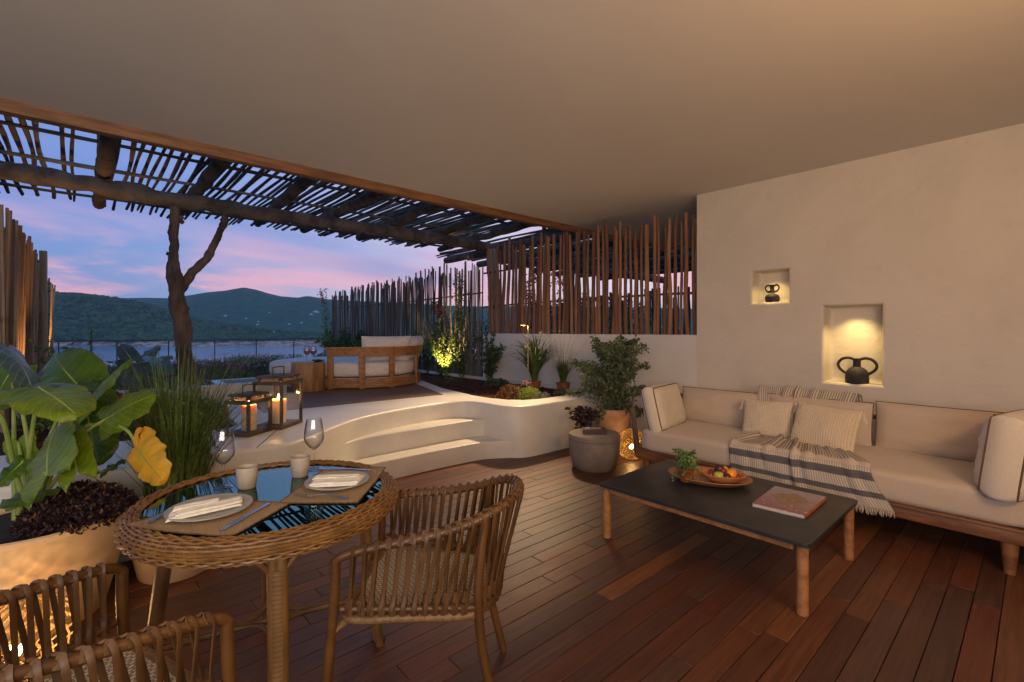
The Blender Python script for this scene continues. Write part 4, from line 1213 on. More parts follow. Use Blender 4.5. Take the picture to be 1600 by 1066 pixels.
def twig_plant(name, lab, cat, base, stems, leafm, stemm, L, W, nleaf, spread, height, group=None, droop=.2, ball=None, parent=None, jitter=.02, seed=0, flowers=None):
    """stems that fan out of a base, leaves set all along them"""
    root = parent or thing(name, lab, cat, base, group=group)
    sm_, lm, fm = MB(), MB(), MB()
    for k in range(stems):
        a = U(0, 2 * pi); R = spread * sqrt(U(.02, 1)); h = height * (1 - .35 * (R / spread) ** 2) * U(.75, 1.05)
        P = []
        for i in range(7):
            t = i / 6
            P.append(Vector((cos(a) * R * t ** 1.3, sin(a) * R * t ** 1.3, h * t - droop * h * (R / max(spread, .01)) * t * t * .5)) + Vector((U(-1, 1), U(-1, 1), 0)) * jitter * (t > 0))
        P = smooth_path(P, 3); sm_.tube(P, [max(.0012, .004 * (1 - .7 * i / len(P))) for i in range(len(P))], 4, caps=False)
        for j in range(nleaf):
            t = U(.18, 1); q = P[min(len(P) - 1, int(t * (len(P) - 1)))]
            tang = (P[min(len(P) - 1, int(t * (len(P) - 1)) + 1)] - P[max(0, int(t * (len(P) - 1)) - 1)]).normalized()
            d = (rdir(.1) + tang * .5).normalized()
            leaf(lm, q + d * L * .2, d, (rdir(0) + Vector((0, 0, 1.2))).normalized(), L * U(.6, 1.15), W * U(.7, 1.1))
        if flowers:
            fmat, fn, fr = flowers
            for j in range(fn):
                q = P[-1 - rnd.randrange(0, 5)] + rdir() * .015
                for e in range(5): leaf(fm, q, rdir(.2), rdir(.2), fr, fr * .7)
    obj('stems', sm_, stemm, root, kind='stuff'); obj('foliage', lm, leafm, root, kind='stuff', smooth=False)
    if flowers: obj('flowers', fm, flowers[0], root, kind='stuff', smooth=False)
    return root
def pot(root, r0, r1, h, m, rim=.012, loc=(0, 0, 0), n=32, soil=True, name='pot'):
    o = obj(name, MB().lathe([(0, 0), (r0 * .96, 0), (r0, .008), (r0 + (r1 - r0) * .5, h * .5), (r1, h - rim * 2), (r1 + rim * .6, h - rim * 2), (r1 + rim * .6, h - .003), (r1 + rim * .3, h), (r1 - rim, h), (r1 - rim * 1.4, h - rim * 2.5), (0, h - rim * 2.5)], n, loc), m, root)
    if soil: obj('potting_soil', MB().lathe([(r1 - rim * 1.6, 0), (r1 * .5, .012), (0, .014)], n, (loc[0], loc[1], loc[2] + h - rim * 2.4)), M_soil, root)
    return o
# ivy in a copper wicker pot on the tray
ic = onz(1072, 752, ZT + .014)
iv = thing('potted_ivy', 'small green ivy in a copper wicker pot on the oval tray', 'plant', (ic.x, ic.y, ZT + .0145))
M_cop = mat('copper_wicker', (.50, .20, .07), (.30, .10, .035), .35, 40, 3, metal=.6)
mb = MB()
for k in range(13):
    z = .004 + k * .0072; r = .036 + .016 * k / 12
    mb.tube([((r + .0014 * sin(a * 9 + (k % 2) * pi)) * cos(a), (r + .0014 * sin(a * 9 + (k % 2) * pi)) * sin(a), z) for a in [2 * pi * i / 54 for i in range(54)]], .0038, 5, closed=True)
obj('pot', mb, M_cop, iv); obj('potting_soil', MB().lathe([(.046, .084), (0, .09)], 20), M_soil, iv)
sm_, lm = MB(), MB()
for k in range(46):
    a = U(0, 6.28); R = U(.02, .085); up = U(.02, .085) if k > 8 else U(-.02, .02); 
    P = smooth_path([Vector((0, 0, .085)), Vector((cos(a) * R * .5, sin(a) * R * .5, .10 + up)), Vector((cos(a) * R, sin(a) * R, .09 + up * (1.2 if k > 8 else -1)))], 4)
    if k < 5: P += [P[-1] + Vector((cos(a) * .012, sin(a) * .012, -.03)), P[-1] + Vector((cos(a) * .018, sin(a) * .018, -.065))]
    if k == 12: P = [Vector((-.02, .01, .085)), Vector((-.03, .02, .14)), Vector((-.035, .022, .19)), Vector((-.033, .02, .205))]
    sm_.tube(P, .0009, 4, caps=False)
    for q in P[2:]:
        for _ in range(3): leaf(lm, q + rdir() * .008, rdir(.2), rdir(.8), U(.016, .028), U(.014, .024))
obj('stems', sm_, M_stem, iv, kind='stuff'); obj('foliage', lm, leafmat('leaf_ivy', (.20, .30, .09), (.08, .15, .05)), iv, kind='stuff', smooth=False)

# magazine with a printed cover
def covermat():
    m = bpy.data.materials.new('magazine_cover'); m.use_nodes = True; nt = m.node_tree; nt.nodes.clear(); g = G(nt)
    tc = g.n('ShaderNodeTexCoord'); uv = tc.outputs['UV']; s = g.n('ShaderNodeSeparateXYZ', i_0=uv); u, v = s.outputs[0], s.outputs[1]
    n1 = g.noise(uv, 5, 6, .7, .6); n2 = g.noise(uv, 13, 4, .6, .3)
    back = g.mix(v, lin(132, 80, 80), lin(152, 146, 158))
    blob = g.m('SUBTRACT', g.m('ADD', .62, g.m('MULTIPLY', n1, .5)), g.m('ADD', g.m('MULTIPLY', g.m('ABSOLUTE', g.m('SUBTRACT', u, .5)), 1.5), g.m('MULTIPLY', g.m('ABSOLUTE', g.m('SUBTRACT', v, .55)), 1.9)))
    c = g.mix(g.maprange(blob, .22, .34), back, g.mix(n2, lin(96, 78, 50), lin(158, 128, 84)))
    c = g.mix(g.m('MULTIPLY', g.maprange(n2, .60, .66), g.maprange(v, .75, .2)), c, lin(236, 190, 150))
    c = g.mix(g.m('MULTIPLY', g.maprange(n1, .60, .66), g.maprange(v, .3, .9)), c, lin(96, 56, 48))
    p = g.n('ShaderNodeBsdfPrincipled', i_Base_Color=c, i_Roughness=.3); g.n('ShaderNodeOutputMaterial', i_Surface=p.outputs[0]); return m
cs = [onz(1175, 787, ZT + .02), onz(1211, 760, ZT + .02), onz(1291, 777, ZT + .02), onz(1257, 806, ZT + .02)]
mg = thing('magazine', 'thick magazine with a colourful photo cover on the dark coffee table', 'magazine', (cs[0].x, cs[0].y, ZT))
mb = MB(); mb.add([(c.x, c.y, ZT + .0226) for c in cs], [(0, 3, 2, 1)]); 
for k, t in zip(range(4), ((0, 0), (0, 1), (1, 1), (1, 0))): mb.uv[k] = t
obj('cover', mb, covermat(), mg, world=True, smooth=False)
ctr = (cs[0] + cs[2]) / 2
obj('pages', MB().add and (lambda m: (m.add([(ctr.x + (c.x - ctr.x) * .985, ctr.y + (c.y - ctr.y) * .985, z) for z in (ZT + .0045, ZT + .0215) for c in cs], [(0, 1, 5, 4), (1, 2, 6, 5), (2, 3, 7, 6), (3, 0, 4, 7), (4, 5, 6, 7)]), m)[1])(MB()), mat('paper_edges', lin(214, 200, 186), lin(190, 176, 166), .9, 60, 3, stretch=(1, 1, 30)), mg, world=True, smooth=False)
obj('back_cover', (lambda m: (m.add([(c.x, c.y, z) for z in (ZT + .001, ZT + .004) for c in cs], [(0, 1, 5, 4), (1, 2, 6, 5), (2, 3, 7, 6), (3, 0, 4, 7), (4, 5, 6, 7)]), m)[1])(MB()), mat('cover_back', lin(150, 140, 140), None, .4), mg, world=True, smooth=False)
obj('spine', (lambda m: (m.add([(cs[3].x, cs[3].y, ZT + .001), (cs[2].x, cs[2].y, ZT + .001), (cs[2].x, cs[2].y, ZT + .0224), (cs[3].x, cs[3].y, ZT + .0224)], [(0, 1, 2, 3)]), m)[1])(MB()), mat('spine_orange', lin(200, 112, 60), lin(170, 90, 50), .5), mg, world=True, smooth=False)

# ---- clay drum stool with a book
st = thing('side_table', 'round grey clay drum side table in front of the potted tree', 'table', (3.90, 3.07, 0))
obj('drum', MB().lathe([(0, 0), (.205, 0), (.218, .012), (.252, .15), (.262, .26), (.262, .292), (.256, .296), (.262, .300), (.263, .335), (.255, .350), (.24, .354), (0, .352)], 56), M_concrete, st)
bp_ = onz(928, 676, .354)
bk = thing('book', 'thick brown paperback with a white lettered spine lying on the clay side table', 'book', (bp_.x, bp_.y, .3545), radians(-46)); bk.scale = (1.4, 1.25, 1.25)
obj('pages', MB().bx(-.083, .083, -.055, .054, .0032, .0290), MATS['paper_edges'], bk)
M_bkc = mat('book_cover', lin(74, 48, 44), lin(60, 38, 36), .5)
obj('cover', MB().bx(-.086, .086, -.0585, .057, 0, .003).bx(-.086, .086, -.0585, .057, .0292, .0322), M_bkc, bk)
obj('spine', MB().bx(-.086, .086, -.0615, -.0588, 0, .0322), M_bkc, bk)
mb = MB(); xx = -.060
for k in range(9):       # cover lettering, far too small to read
    w = U(.006, .011)
    if k != 3: mb.bx(xx, xx + w, .012, .036, .03235, .0326); mb.bx(xx, xx + w * .4, -.004, .010, .03235, .0326)
    xx += w + .0045
obj('lettering', mb, mat('print_white', (.8, .8, .8), None, .5), bk, smooth=False)

# ---- woven globe lamps
M_wov = mat('willow_strip', (.70, .52, .24), (.52, .36, .15), .6, 12, 3, translucent=.5)
def globe(loc, R, power, lab):
    root = thing('globe_lamp', lab, 'lamp', loc)
    mb = MB()
    for sgn in (1, -1):
        for k in range(17):
            P = []
            for i in range(37):
                t = -1.32 + 2.64 * i / 36
                a = k / 20 * 2 * pi + sgn * t * 1.15
                r = R * (1.0 + sgn * .012 * sin(i * pi / 2))
                P.append((r * cos(t) * cos(a), r * cos(t) * sin(a), R + r * sin(t) * .96))
            mb.tube(P, R * .027, 4, caps=False, flat=.5)
    obj('woven_shade', mb, M_wov, root, kind='stuff')
    for t in (-1.32, 1.32):
        mb = MB().tube([(R * cos(t) * cos(a), R * cos(t) * sin(a), R + R * sin(t) * .96) for a in [2 * pi * i / 40 for i in range(40)]], R * .035, 6, closed=True)
        obj('ring', mb, M_wov, root)
    obj('base', MB().lathe([(0, 0), (R * .28, 0), (R * .28, .012), (R * .08, .02), (R * .08, R * .62), (0, R * .62)], 20), M_metal, root)
    obj('bulb', MB().ball((0, 0, R * .84), R * .13, 14, 10, 1.2), M_bulb, root)
    point('globe_light', Vector(loc) + Vector((0, 0, R * .86)), power, (1.0, .50, .14), R * .16, root)
    return root
globe((4.43, 2.98, 0), .168, 13, 'lit woven globe lamp glowing on the deck between sofa and potted tree')
globe((-.20, 2.66, 0), .19, 17, 'lit woven globe lamp on the deck beside the big cream planter')

# ---- niches: downlights and black handled vases
def niche(k, lab, power):
    a, b, c, d = NICHE[k]
    y = (a + b) / 2; x = XW + .045
    o = thing('downlight', lab, 'light', (x, y, d + .014))
    obj('lens', MB().lathe([(0, -.004), (.011, -.004)], 16), M_down, o); obj('trim_ring', MB().lathe([(.011, -.006), (.017, -.006), (.017, 0), (.011, 0)], 20, closed=True), M_metal, o)
    spot('niche_spot', (XW + .045, y, d - .004), (XW + .085, y, c), power, (1.0, .68, .24), 112, 1.0, .035)
niche(0, 'tiny lit downlight in the top of the small upper wall niche', 13)
niche(1, 'tiny lit downlight in the top of the larger lower wall niche', 30)
def vase(loc, s, shape, lab, rz):
    root = thing('vase', lab, 'vase', loc, rz)
    if shape == 0:   # large: bottle body, collar neck, big ear handles
        prof = [(0, 0), (.062, 0), (.070, .006), (.074, .03), (.072, .075), (.062, .105), (.040, .124), (.026, .130), (.024, .14), (.024, .178), (.028, .192), (.022, .194), (.018, .18), (.018, .135), (0, .13)]
        hp_ = [(.024, .188), (.055, .196), (.095, .186), (.122, .152), (.116, .118), (.090, .092), (.068, .078)]
        thk = .0085
    else:            # small: squat body, narrow neck, small loops
        prof = [(0, 0), (.040, 0), (.046, .004), (.062, .022), (.066, .042), (.058, .062), (.036, .074), (.022, .078), (.018, .09), (.019, .128), (.026, .142), (.020, .143), (.014, .128), (.013, .085), (0, .08)]
        hp_ = [(.020, .136), (.040, .142), (.060, .132), (.064, .112), (.050, .096), (.030, .090), (.018, .094)]
        thk = .0065
    obj('body', MB().lathe([(r * s, z * s) for r, z in prof], 40), M_black, root)
    for sg in (1, -1):
        obj('handle', MB().tube(smooth_path([Vector((0, sg * y * s, z * s)) for y, z in hp_], 6), thk * s, 8, flat=1.2), M_black, root)
    return root
vase((XW + .09, 1.91, 1.688), 1.08, 1, 'small squat black vase with two loop handles in the upper niche', radians(-8)).scale = (1, 1, 1.3)
vase((XW + .095, 1.165, .893), 1.27, 0, 'black vase with two large ear handles in the lower niche', radians(-6))
# ================================================================== DINING CORNER
TC = Vector((.575, 2.095, 0)); TR = .44; TZ = .735
dt = thing('dining_table', 'round woven rattan dining table with a glass top, laid for two', 'table', TC)
obj('glass_top', MB().lathe([(0, -.008), (TR + .004, -.008), (TR + .004, 0), (0, 0)], 96, (0, 0, TZ)), M_tableglass, dt, angle=30)
obj('glass_edge', MB().lathe([(TR + .0045, -.0085), (TR + .0060, -.006), (TR + .0060, -.002), (TR + .0045, .0005)], 96, (0, 0, TZ)), M_glassedge, dt)
# woven rim: solid core, stakes across, strands wandering over and under them
RM = TR + .012; NS = 92
def rim_pt(a, b, e=0.0):
    """a round the table, b over the rim cross-section"""
    rx, rz = .040 + e, .038 + e
    return Vector(((RM + rx * cos(b)) * cos(a), (RM + rx * cos(b)) * sin(a), TZ - .030 + rz * sin(b)))
obj('rim_core', (lambda m: m.lathe([(RM + .036 * cos(b), TZ - .030 + .034 * sin(b)) for b in [2 * pi * k / 16 for k in range(16)]], 96, closed=True))(MB()), M_rattand, dt)
mb = MB(); B0, B1 = -2.15, 2.05; NSTR = 15
for k in range(NSTR):
    b = B0 + (B1 - B0) * k / (NSTR - 1)
    P = []
    for i in range(NS * 2):
        a = 2 * pi * i / (NS * 2)
        e = .0036 * (1 if (i + 2 * k) % 4 in (0, 1) else -1) * (1 if i % 2 == 0 else .2) + .0014
        P.append(rim_pt(a, b + .02 * sin(a * 7 + k) + .012 * sin(a * 23 + k * 2), e))
    mb.tube(P, .0050, 5, closed=True)
obj('woven_strands', mb, M_rattan, dt, kind='stuff')
mb = MB()
for i in range(NS):
    a = 2 * pi * (i + .5) / NS
    mb.tube([rim_pt(a, B0 - .1 + (B1 - B0 + .2) * t / 9, .0012) for t in range(10)], .0034, 4, caps=False)
obj('woven_stakes', mb, M_rattand, dt, kind='stuff')
# braid on the inner edge under the glass, apron ring
for k in range(2):
    obj('braid', MB().tube([Vector(((TR - .002 + .004 * sin(a * 70 + k * pi)) * cos(a), (TR - .002 + .004 * sin(a * 70 + k * pi)) * sin(a), TZ + .005 + .003 * cos(a * 70 + k * pi))) for a in [2 * pi * i / 560 for i in range(560)]], .0034, 5, closed=True), M_rattan, dt)
obj('apron', MB().lathe([(TR - .07, TZ - .065), (TR - .015, TZ - .07), (TR - .015, TZ - .045), (TR - .07, TZ - .045)], 64, closed=True), M_rattand, dt)
def wrapmat():
    m = bpy.data.materials.new('wrapped_cane'); m.use_nodes = True; nt = m.node_tree; nt.nodes.clear(); g = G(nt)
    tc = g.n('ShaderNodeTexCoord'); s = g.n('ShaderNodeSeparateXYZ', i_0=tc.outputs['Object'])
    w = g.m('SINE', g.m('ADD', g.m('MULTIPLY', s.outputs[2], 420), g.m('MULTIPLY', g.noise(tc.outputs['Object'], 6, 2), 10)))
    n = g.noise(tc.outputs['Object'], 9, 5)
    c = g.mix(g.maprange(w, -1, .4), (.17, .09, .030), (.24, .13, .045)); c = g.mix(g.m('MULTIPLY', g.maprange(n, .4, .7), .6), c, (.15, .08, .03))
    b = g.n('ShaderNodeBump', i_Height=w, i_Strength=.25, i_Distance=.0006)
    p = g.n('ShaderNodeBsdfPrincipled', i_Base_Color=c, i_Roughness=.5, i_Normal=b.outputs[0]); g.n('ShaderNodeOutputMaterial', i_Surface=p.outputs[0]); return m
M_wrap = wrapmat()
M_cane = mat('bare_cane', (.22, .11, .036), (.13, .06, .018), .42, 5, 6, .0006, 30, stretch=(3, 3, 1))
legs = []
for k, ang in enumerate((-103, -15, 77, 167)):
    a = radians(ang); top = Vector((.345 * cos(a), .345 * sin(a), TZ - .055)); bot = Vector((.425 * cos(a), .425 * sin(a), 0))
    tn = Vector((-sin(a), cos(a), 0)); legs.append((a, top, bot, tn))
    L = obj('leg', MB().tube([top + tn * .011, bot + tn * .011], [.023, .021], 14).tube([top - tn * .015, bot - tn * .013], [.021, .018], 14), M_cane, dt)
    obj('cane_wrap', MB().tube([top.lerp(bot, .14), top.lerp(bot, .5), top.lerp(bot, .965)], [.031, .029, .027], 16, flat=.85, up=(cos(a), sin(a), 0)), M_wrap, L)
    obj('foot_cap', MB().tube([bot, bot + (top - bot) * .025], [.026, .028], 14), M_black, L)
    for sg in (1, -1):   # curved braces from leg to rim, and cane arcs at the bottom
        q0 = top.lerp(bot, .16) + tn * sg * .02
        aa = a + sg * .42; q2 = Vector(((TR - .03) * cos(aa), (TR - .03) * sin(aa), TZ - .068))
        P = smooth_path([q0, q0.lerp(q2, .35) + Vector((0, 0, .032)) , q0.lerp(q2, .7) + Vector((0, 0, .026)), q2], 6)
        obj('brace', MB().tube(P, .0095, 8), M_cane, dt)
# low crossing stretchers with bent arcs
for (i, j) in ((0, 2), (1, 3)):
    p = legs[i][1].lerp(legs[i][2], .70); q = legs[j][1].lerp(legs[j][2], .70)
    obj('stretcher', MB().tube([p, q] if i == 0 else [p + Vector((0, 0, .02)), (p + q) / 2 + Vector((0, 0, .026)), q + Vector((0, 0, .02))], .014, 10), M_cane, dt)
for k in range(4):
    a0, t0, b0, _ = legs[k]; a1, t1, b1, _ = legs[(k + 1) % 4]
    p = t0.lerp(b0, .58); q = t1.lerp(b1, .58); c0 = Vector((0, 0, .235))
    P = smooth_path([p, p.lerp(c0 + (p.xy.to_3d() * .35), .45) - Vector((0, 0, .03)), (p.xy.to_3d() + q.xy.to_3d()) * .12 + Vector((0, 0, .235)), q.lerp(c0 + (q.xy.to_3d() * .35), .45) - Vector((0, 0, .03)), q], 7)
    obj('bent_cane', MB().tube(P, .0095, 8), M_cane, dt)

# ---- armchairs
def make_chair(lab):
    root = thing('rattan_armchair', lab, 'chair')
    def P3(w, b, z): return Vector((w, -b, z))
    rail_h = [(-.283, -.02, .625), (-.280, .015, .648), (-.262, .12, .668), (-.232, .29, .692), (-.205, .42, .722), (-.178, .50, .752), (-.135, .555, .772), (-.07, .588, .782), (0, .598, .785)]
    rail = smooth_path([P3(*p) for p in rail_h] + [P3(-p[0], p[1], p[2]) for p in rail_h[-2::-1]], 6)
    obj('arm_rail', MB().tube(rail, .0155, 12), M_pole, root)
    low_h = [(-.283, .0, .470), (-.262, .16, .458), (-.235, .33, .446), (-.212, .45, .436), (-.16, .495, .430), (-.08, .515, .427), (0, .52, .426)]
    low = smooth_path([P3(*p) for p in low_h] + [P3(-p[0], p[1], p[2]) for p in low_h[-2::-1]], 6)
    obj('side_rail', MB().tube(low, .0125, 10), M_pole, root)
    for s in (-1, 1):
        obj('leg', MB().tube(smooth_path([P3(s * .283, -.018, .630), P3(s * .287, -.020, .50), P3(s * .296, -.040, .25), P3(s * .312, -.055, 0)], 5), [.0165] * 15 + [.0135], 12), M_pole, root)
        obj('leg', MB().tube(smooth_path([P3(s * .190, .478, .745), P3(s * .205, .462, .60), P3(s * .215, .455, .45), P3(s * .212, .475, .25), P3(s * .205, .535, 0)], 5), [.0165] * 20 + [.0135], 12), M_pole, root)
    seat_o = [(-.258, .02), (-.245, .20), (-.218, .42), (-.15, .475), (0, .49), (.15, .475), (.218, .42), (.245, .20), (.258, .02), (.15, .0), (0, -.006), (-.15, .0)]
    ring = smooth_path([P3(w, b, .425 - .03 * b) for w, b in seat_o], 6, closed=True)
    obj('seat_ring', MB().tube(ring, .0165, 10, closed=True), M_wrap2, root)
    # woven seat: sheet with strand relief
    ctr = P3(0, .24, .408)
    mb = MB(); n = len(ring); base = len(mb.v); R_n = 14
    for r in range(R_n):
        f = 1 - r / R_n
        for i, p in enumerate(ring):
            q = ctr.lerp(Vector((p.x, p.y, p.z)), f * .985); q.z = p.z * f + (ctr.z) * (1 - f) + .006
            mb.v.append(tuple(q)); mb.uv[len(mb.v) - 1] = (q.x, q.y)
    mb.v.append(tuple(ctr + Vector((0, 0, .006)))); mb.uv[len(mb.v) - 1] = (ctr.x, ctr.y)
    for r in range(R_n - 1):
        for i in range(n):
            j = (i + 1) % n; mb.f.append((r * n + i, r * n + j, (r + 1) * n + j, (r + 1) * n + i))
    for i in range(n): mb.f.append(((R_n - 1) * n + i, (R_n - 1) * n + (i + 1) % n, len(mb.v) - 1))
    obj('seat', mb, M_seat, root)
    # little wrapped joints from legs to ring
    for s in (-1, 1):
        obj('joint', MB().tube([P3(s * .288, -.022, .40), P3(s * .24, .02, .418)], .013, 8), M_wrap2, root)
        obj('joint', MB().tube([P3(s * .214, .462, .38), P3(s * .19, .42, .41)], .013, 8), M_wrap2, root)
    # straps
    def frac(path, t):
        x = t * (len(path) - 1); i = min(len(path) - 2, int(x)); return path[i].lerp(path[i + 1], x - i)
    def arc_at(path, t):
        Ls = [0.0]
        for a_, b_ in zip(path, path[1:]): Ls.append(Ls[-1] + (b_ - a_).length)
        x = t * Ls[-1]; i = max(0, min(len(path) - 2, int(np.searchsorted(Ls, x)) - 1)); return path[i].lerp(path[i + 1], (x - Ls[i]) / max(1e-9, Ls[i + 1] - Ls[i]))
    NSP = 37
    for k in range(NSP):
        t = .045 + .91 * k / (NSP - 1)
        top = arc_at(rail, t); d = (arc_at(rail, min(1, t + .01)) - arc_at(rail, max(0, t - .01))).normalized()
        # back straps spread: bottom end follows the lower rail
        bt_ = -top.y; sgn = 1 if top.x > 0 else -1
        want = Vector((0, -bt_ * .90 + .004, 0)); cand = [frac(low, q / 240) for q in range(5, 236)]
        if bt_ < .46: bot = min((c for c in cand if c.x * sgn > 0 and abs(c.x) > .20), key=lambda c: abs(c.y - want.y))
        else:
            k_ = max(0, (abs(top.x) / .20)); bot = min((c for c in cand if abs(c.x) <= .215), key=lambda c: abs(c.x - sgn * min(.212, abs(top.x) * 1.10)))
        out = Vector((top.x, top.y + .22, 0)).normalized()
        mb = MB(); sp = .0115
        for sd in (1, -1):      # outer and inner cord, crossing over the rail
            P = [top - d * sp * sd * .25 - out * .019 * sd * -1 + Vector((0, 0, -.004)), top + d * sp * .35 * sd + Vector((0, 0, .0205)), top + d * sp * sd * .9 + out * .019 * sd + Vector((0, 0, .002)),
                 top.lerp(bot, .22) + d * sp * sd * .75 + out * .0165 * sd, top.lerp(bot, .5) + d * sp * sd * .45 + out * .012 * sd, top.lerp(bot, .80) + d * sp * sd * .22 + out * .008 * sd, bot + out * .0155 * sd + Vector((0, 0, .008)), bot + out * .0145 * sd - Vector((0, 0, .012))]
            mb.tube(smooth_path(P, 3), .0080, 6, flat=.45, up=tuple(out))
        q0 = top.lerp(bot, .80); q1 = top.lerp(bot, .93)
        mb.tube([q0, q1], [.0105, .0115], 8)
        mb.tube([bot + Vector((0, 0, .016)), bot - Vector((0, 0, .019))], [.0150, .0150], 8)
        obj('strap', mb, M_strap, root)
    return root
def seatmat():
    m = bpy.data.materials.new('woven_seat'); m.use_nodes = True; nt = m.node_tree; nt.nodes.clear(); g = G(nt)
    tc = g.n('ShaderNodeTexCoord'); s = g.n('ShaderNodeSeparateXYZ', i_0=tc.outputs['UV'])
    u = g.m('MULTIPLY', s.outputs[0], 230); v = g.m('MULTIPLY', s.outputs[1], 170)
    row = g.m('FLOOR', g.m('DIVIDE', u, pi)); h = g.m('MULTIPLY', g.m('ABSOLUTE', g.m('SINE', u)), g.m('ABSOLUTE', g.m('SINE', g.m('ADD', v, g.m('MULTIPLY', g.m('MODULO', row, 2), pi / 2)))))
    h = g.m('POWER', h, .6)
    c = g.mix(h, (.14, .09, .05), (.74, .62, .46))
    b = g.n('ShaderNodeBump', i_Height=h, i_Strength=1, i_Distance=.003)
    p = g.n('ShaderNodeBsdfPrincipled', i_Base_Color=c, i_Roughness=.6, i_Normal=b.outputs[0]); g.n('ShaderNodeOutputMaterial', i_Surface=p.outputs[0]); return m
M_seat = seatmat()
M_wrap2 = mat('wrapped_seat_ring', (.24, .13, .045), (.15, .08, .028), .55, 90, 2, .001, 140)
M_strap = mat('leather_cord', (.125, .058, .017), (.075, .033, .009), .5, 8, 4, .0004, 60)
ch = make_chair('rattan armchair with strapped back, standing right of the table on the open deck')
ch.location = (.83, 1.776, 0); ch.rotation_euler = (0, 0, radians(47.8)); ch['group'] = 'rattan armchairs at the dining table'
# in the copy every part is copied too; meshes are shared
dup(ch, (.172, 1.71, 0), radians(-70.3), 'rattan armchair cut off by the lower left edge of the view')

# ---- place settings
def seamat():
    m = bpy.data.materials.new('woven_placemat'); m.use_nodes = True; nt = m.node_tree; nt.nodes.clear(); g = G(nt)
    tc = g.n('ShaderNodeTexCoord'); s = g.n('ShaderNodeSeparateXYZ', i_0=tc.outputs['Object'])
    h = g.m('MULTIPLY', g.m('SINE', g.m('MULTIPLY', s.outputs[0], 1100)), g.m('SINE', g.m('MULTIPLY', s.outputs[1], 900)))
    n = g.noise(tc.outputs['Object'], 40, 4)
    c = g.mix(g.maprange(h, -1, 1), (.26, .16, .07), (.60, .40, .20)); c = g.mix(g.m('MULTIPLY', n, .5), c, (.30, .19, .09))
    b = g.n('ShaderNodeBump', i_Height=h, i_Strength=.8, i_Distance=.0015)
    p = g.n('ShaderNodeBsdfPrincipled', i_Base_Color=c, i_Roughness=.85, i_Normal=b.outputs[0]); g.n('ShaderNodeOutputMaterial', i_Surface=p.outputs[0]); return m
M_mat = seamat()
def placemat(c, ang, w, h, lab):
    root = thing('placemat', lab, 'placemat', (c[0], c[1], TZ), ang)
    # dips over nothing: a stiff mat lying flat, corners resting on the rim
    def fn(u, v):
        x = (u - .5) * w; y = (v - .5) * h
        d = (Vector((c[0], c[1], 0)) - TC + Matrix.Rotation(ang, 3, 'Z') @ Vector((x, y, 0))).length
        return (x, y, .0045 + .012 * max(0, min(1, (d - TR + .03) / .05)) + .0008 * sin(x * 60) * sin(y * 50))
    m = MB().grid(fn, 30, 24); o = obj('mat', m, M_mat, root); sm = o.modifiers.new('t', 'SOLIDIFY'); sm.thickness = .003; sm.offset = 0
    P = [Vector(fn(u, v)) for u, v in [(i / 30, 0) for i in range(30)] + [(1, i / 24) for i in range(24)] + [(1 - i / 30, 1) for i in range(30)] + [(0, 1 - i / 24) for i in range(24)]]
    obj('edging', MB().tube([p + Vector((0, 0, .001 * (i % 2))) for i, p in enumerate(P)], .0028, 5, closed=True), mat('jute_edge', (.16, .10, .055), (.10, .06, .035), .9, 200, 2) if 'jute_edge' not in MATS else MATS['jute_edge'], root)
placemat((.345, 1.985), atan2(-.78, .62), .40, .30, 'brown woven placemat nearest the lower left, partly resting on the table rim')
placemat((.812, 2.018), atan2(.75, .66), .43, .30, 'brown woven placemat at the right half of the glass table')
def plate(c, R, lab):
    root = thing('plate', lab, 'plate', (c[0], c[1], TZ + .0065))
    obj('dish', MB().lathe([(0, 0), (R * .62, 0), (R * .70, .004), (R * .95, .011), (R, .014), (R * 1.0, .017), (R * .94, .0155), (R * .70, .008), (R * .6, .0055), (0, .005)], 64), M_plate, root)
plate((.345, 2.035), .138, 'shallow grey stoneware plate under the loosely folded napkin, nearer the camera')
plate((.815, 2.030), .132, 'shallow grey stoneware plate under the neatly folded napkin at the right seat')
def napkin(c, ang, w, h, lab, loose):
    root = thing('napkin', lab, 'napkin', (c[0], c[1], TZ + .018), ang)
    for k, (ww, hh, ox, oy, z) in enumerate(((w, h, 0, 0, .002), (w * .97, h * .66, .002, -h * .14, .010), (w * .94, h * .36, -.004, h * .06, .017)) if not loose else ((w, h, 0, 0, .002), (w * .9, h * .62, .010, -.012, .011), (w * .62, h * .40, -.028, .012, .018))):
        def fn(u, v):
            x = (u - .5) * ww; y = (v - .5) * hh
            e = min(u, 1 - u, v, 1 - v); ed = min(1, e * 14)
            x += (y * (.25 if loose else .12)) ; 
            zz = z + .0040 * ed ** .5 + .003 * mnoise.noise(Vector((x * 16 + k * 3, y * 22, k))) + (.004 * exp(-((v - .5) / .16) ** 2))
            return (x + ox, y + oy, zz if ed > .01 else z - .0035)
        o = obj('fold', MB().grid(fn, 34, 20), M_nap, root, angle=180); sm = o.modifiers.new('t', 'SOLIDIFY'); sm.thickness = .0016
napkin((.335, 2.036), .02, .235, .105, 'loosely folded white napkin lying on the nearer stoneware plate', True)
napkin((.815, 2.028), -.58, .205, .14, 'neatly folded white napkin lying on the right stoneware plate', False)
def cup(c, lab):
    root = thing('cup', lab, 'cup', (c[0], c[1], TZ + .0005))
    obj('body', MB().lathe([(0, 0), (.031, 0), (.034, .003), (.040, .045), (.0425, .088), (.0415, .0895), (.039, .087), (.0365, .045), (.030, .008), (0, .007)], 40), M_cup, root)
cup((.516, 2.251), 'beige handleless stoneware cup nearer the left wine glass')
cup((.738, 2.269), 'beige handleless stoneware cup beside the right wine glass')
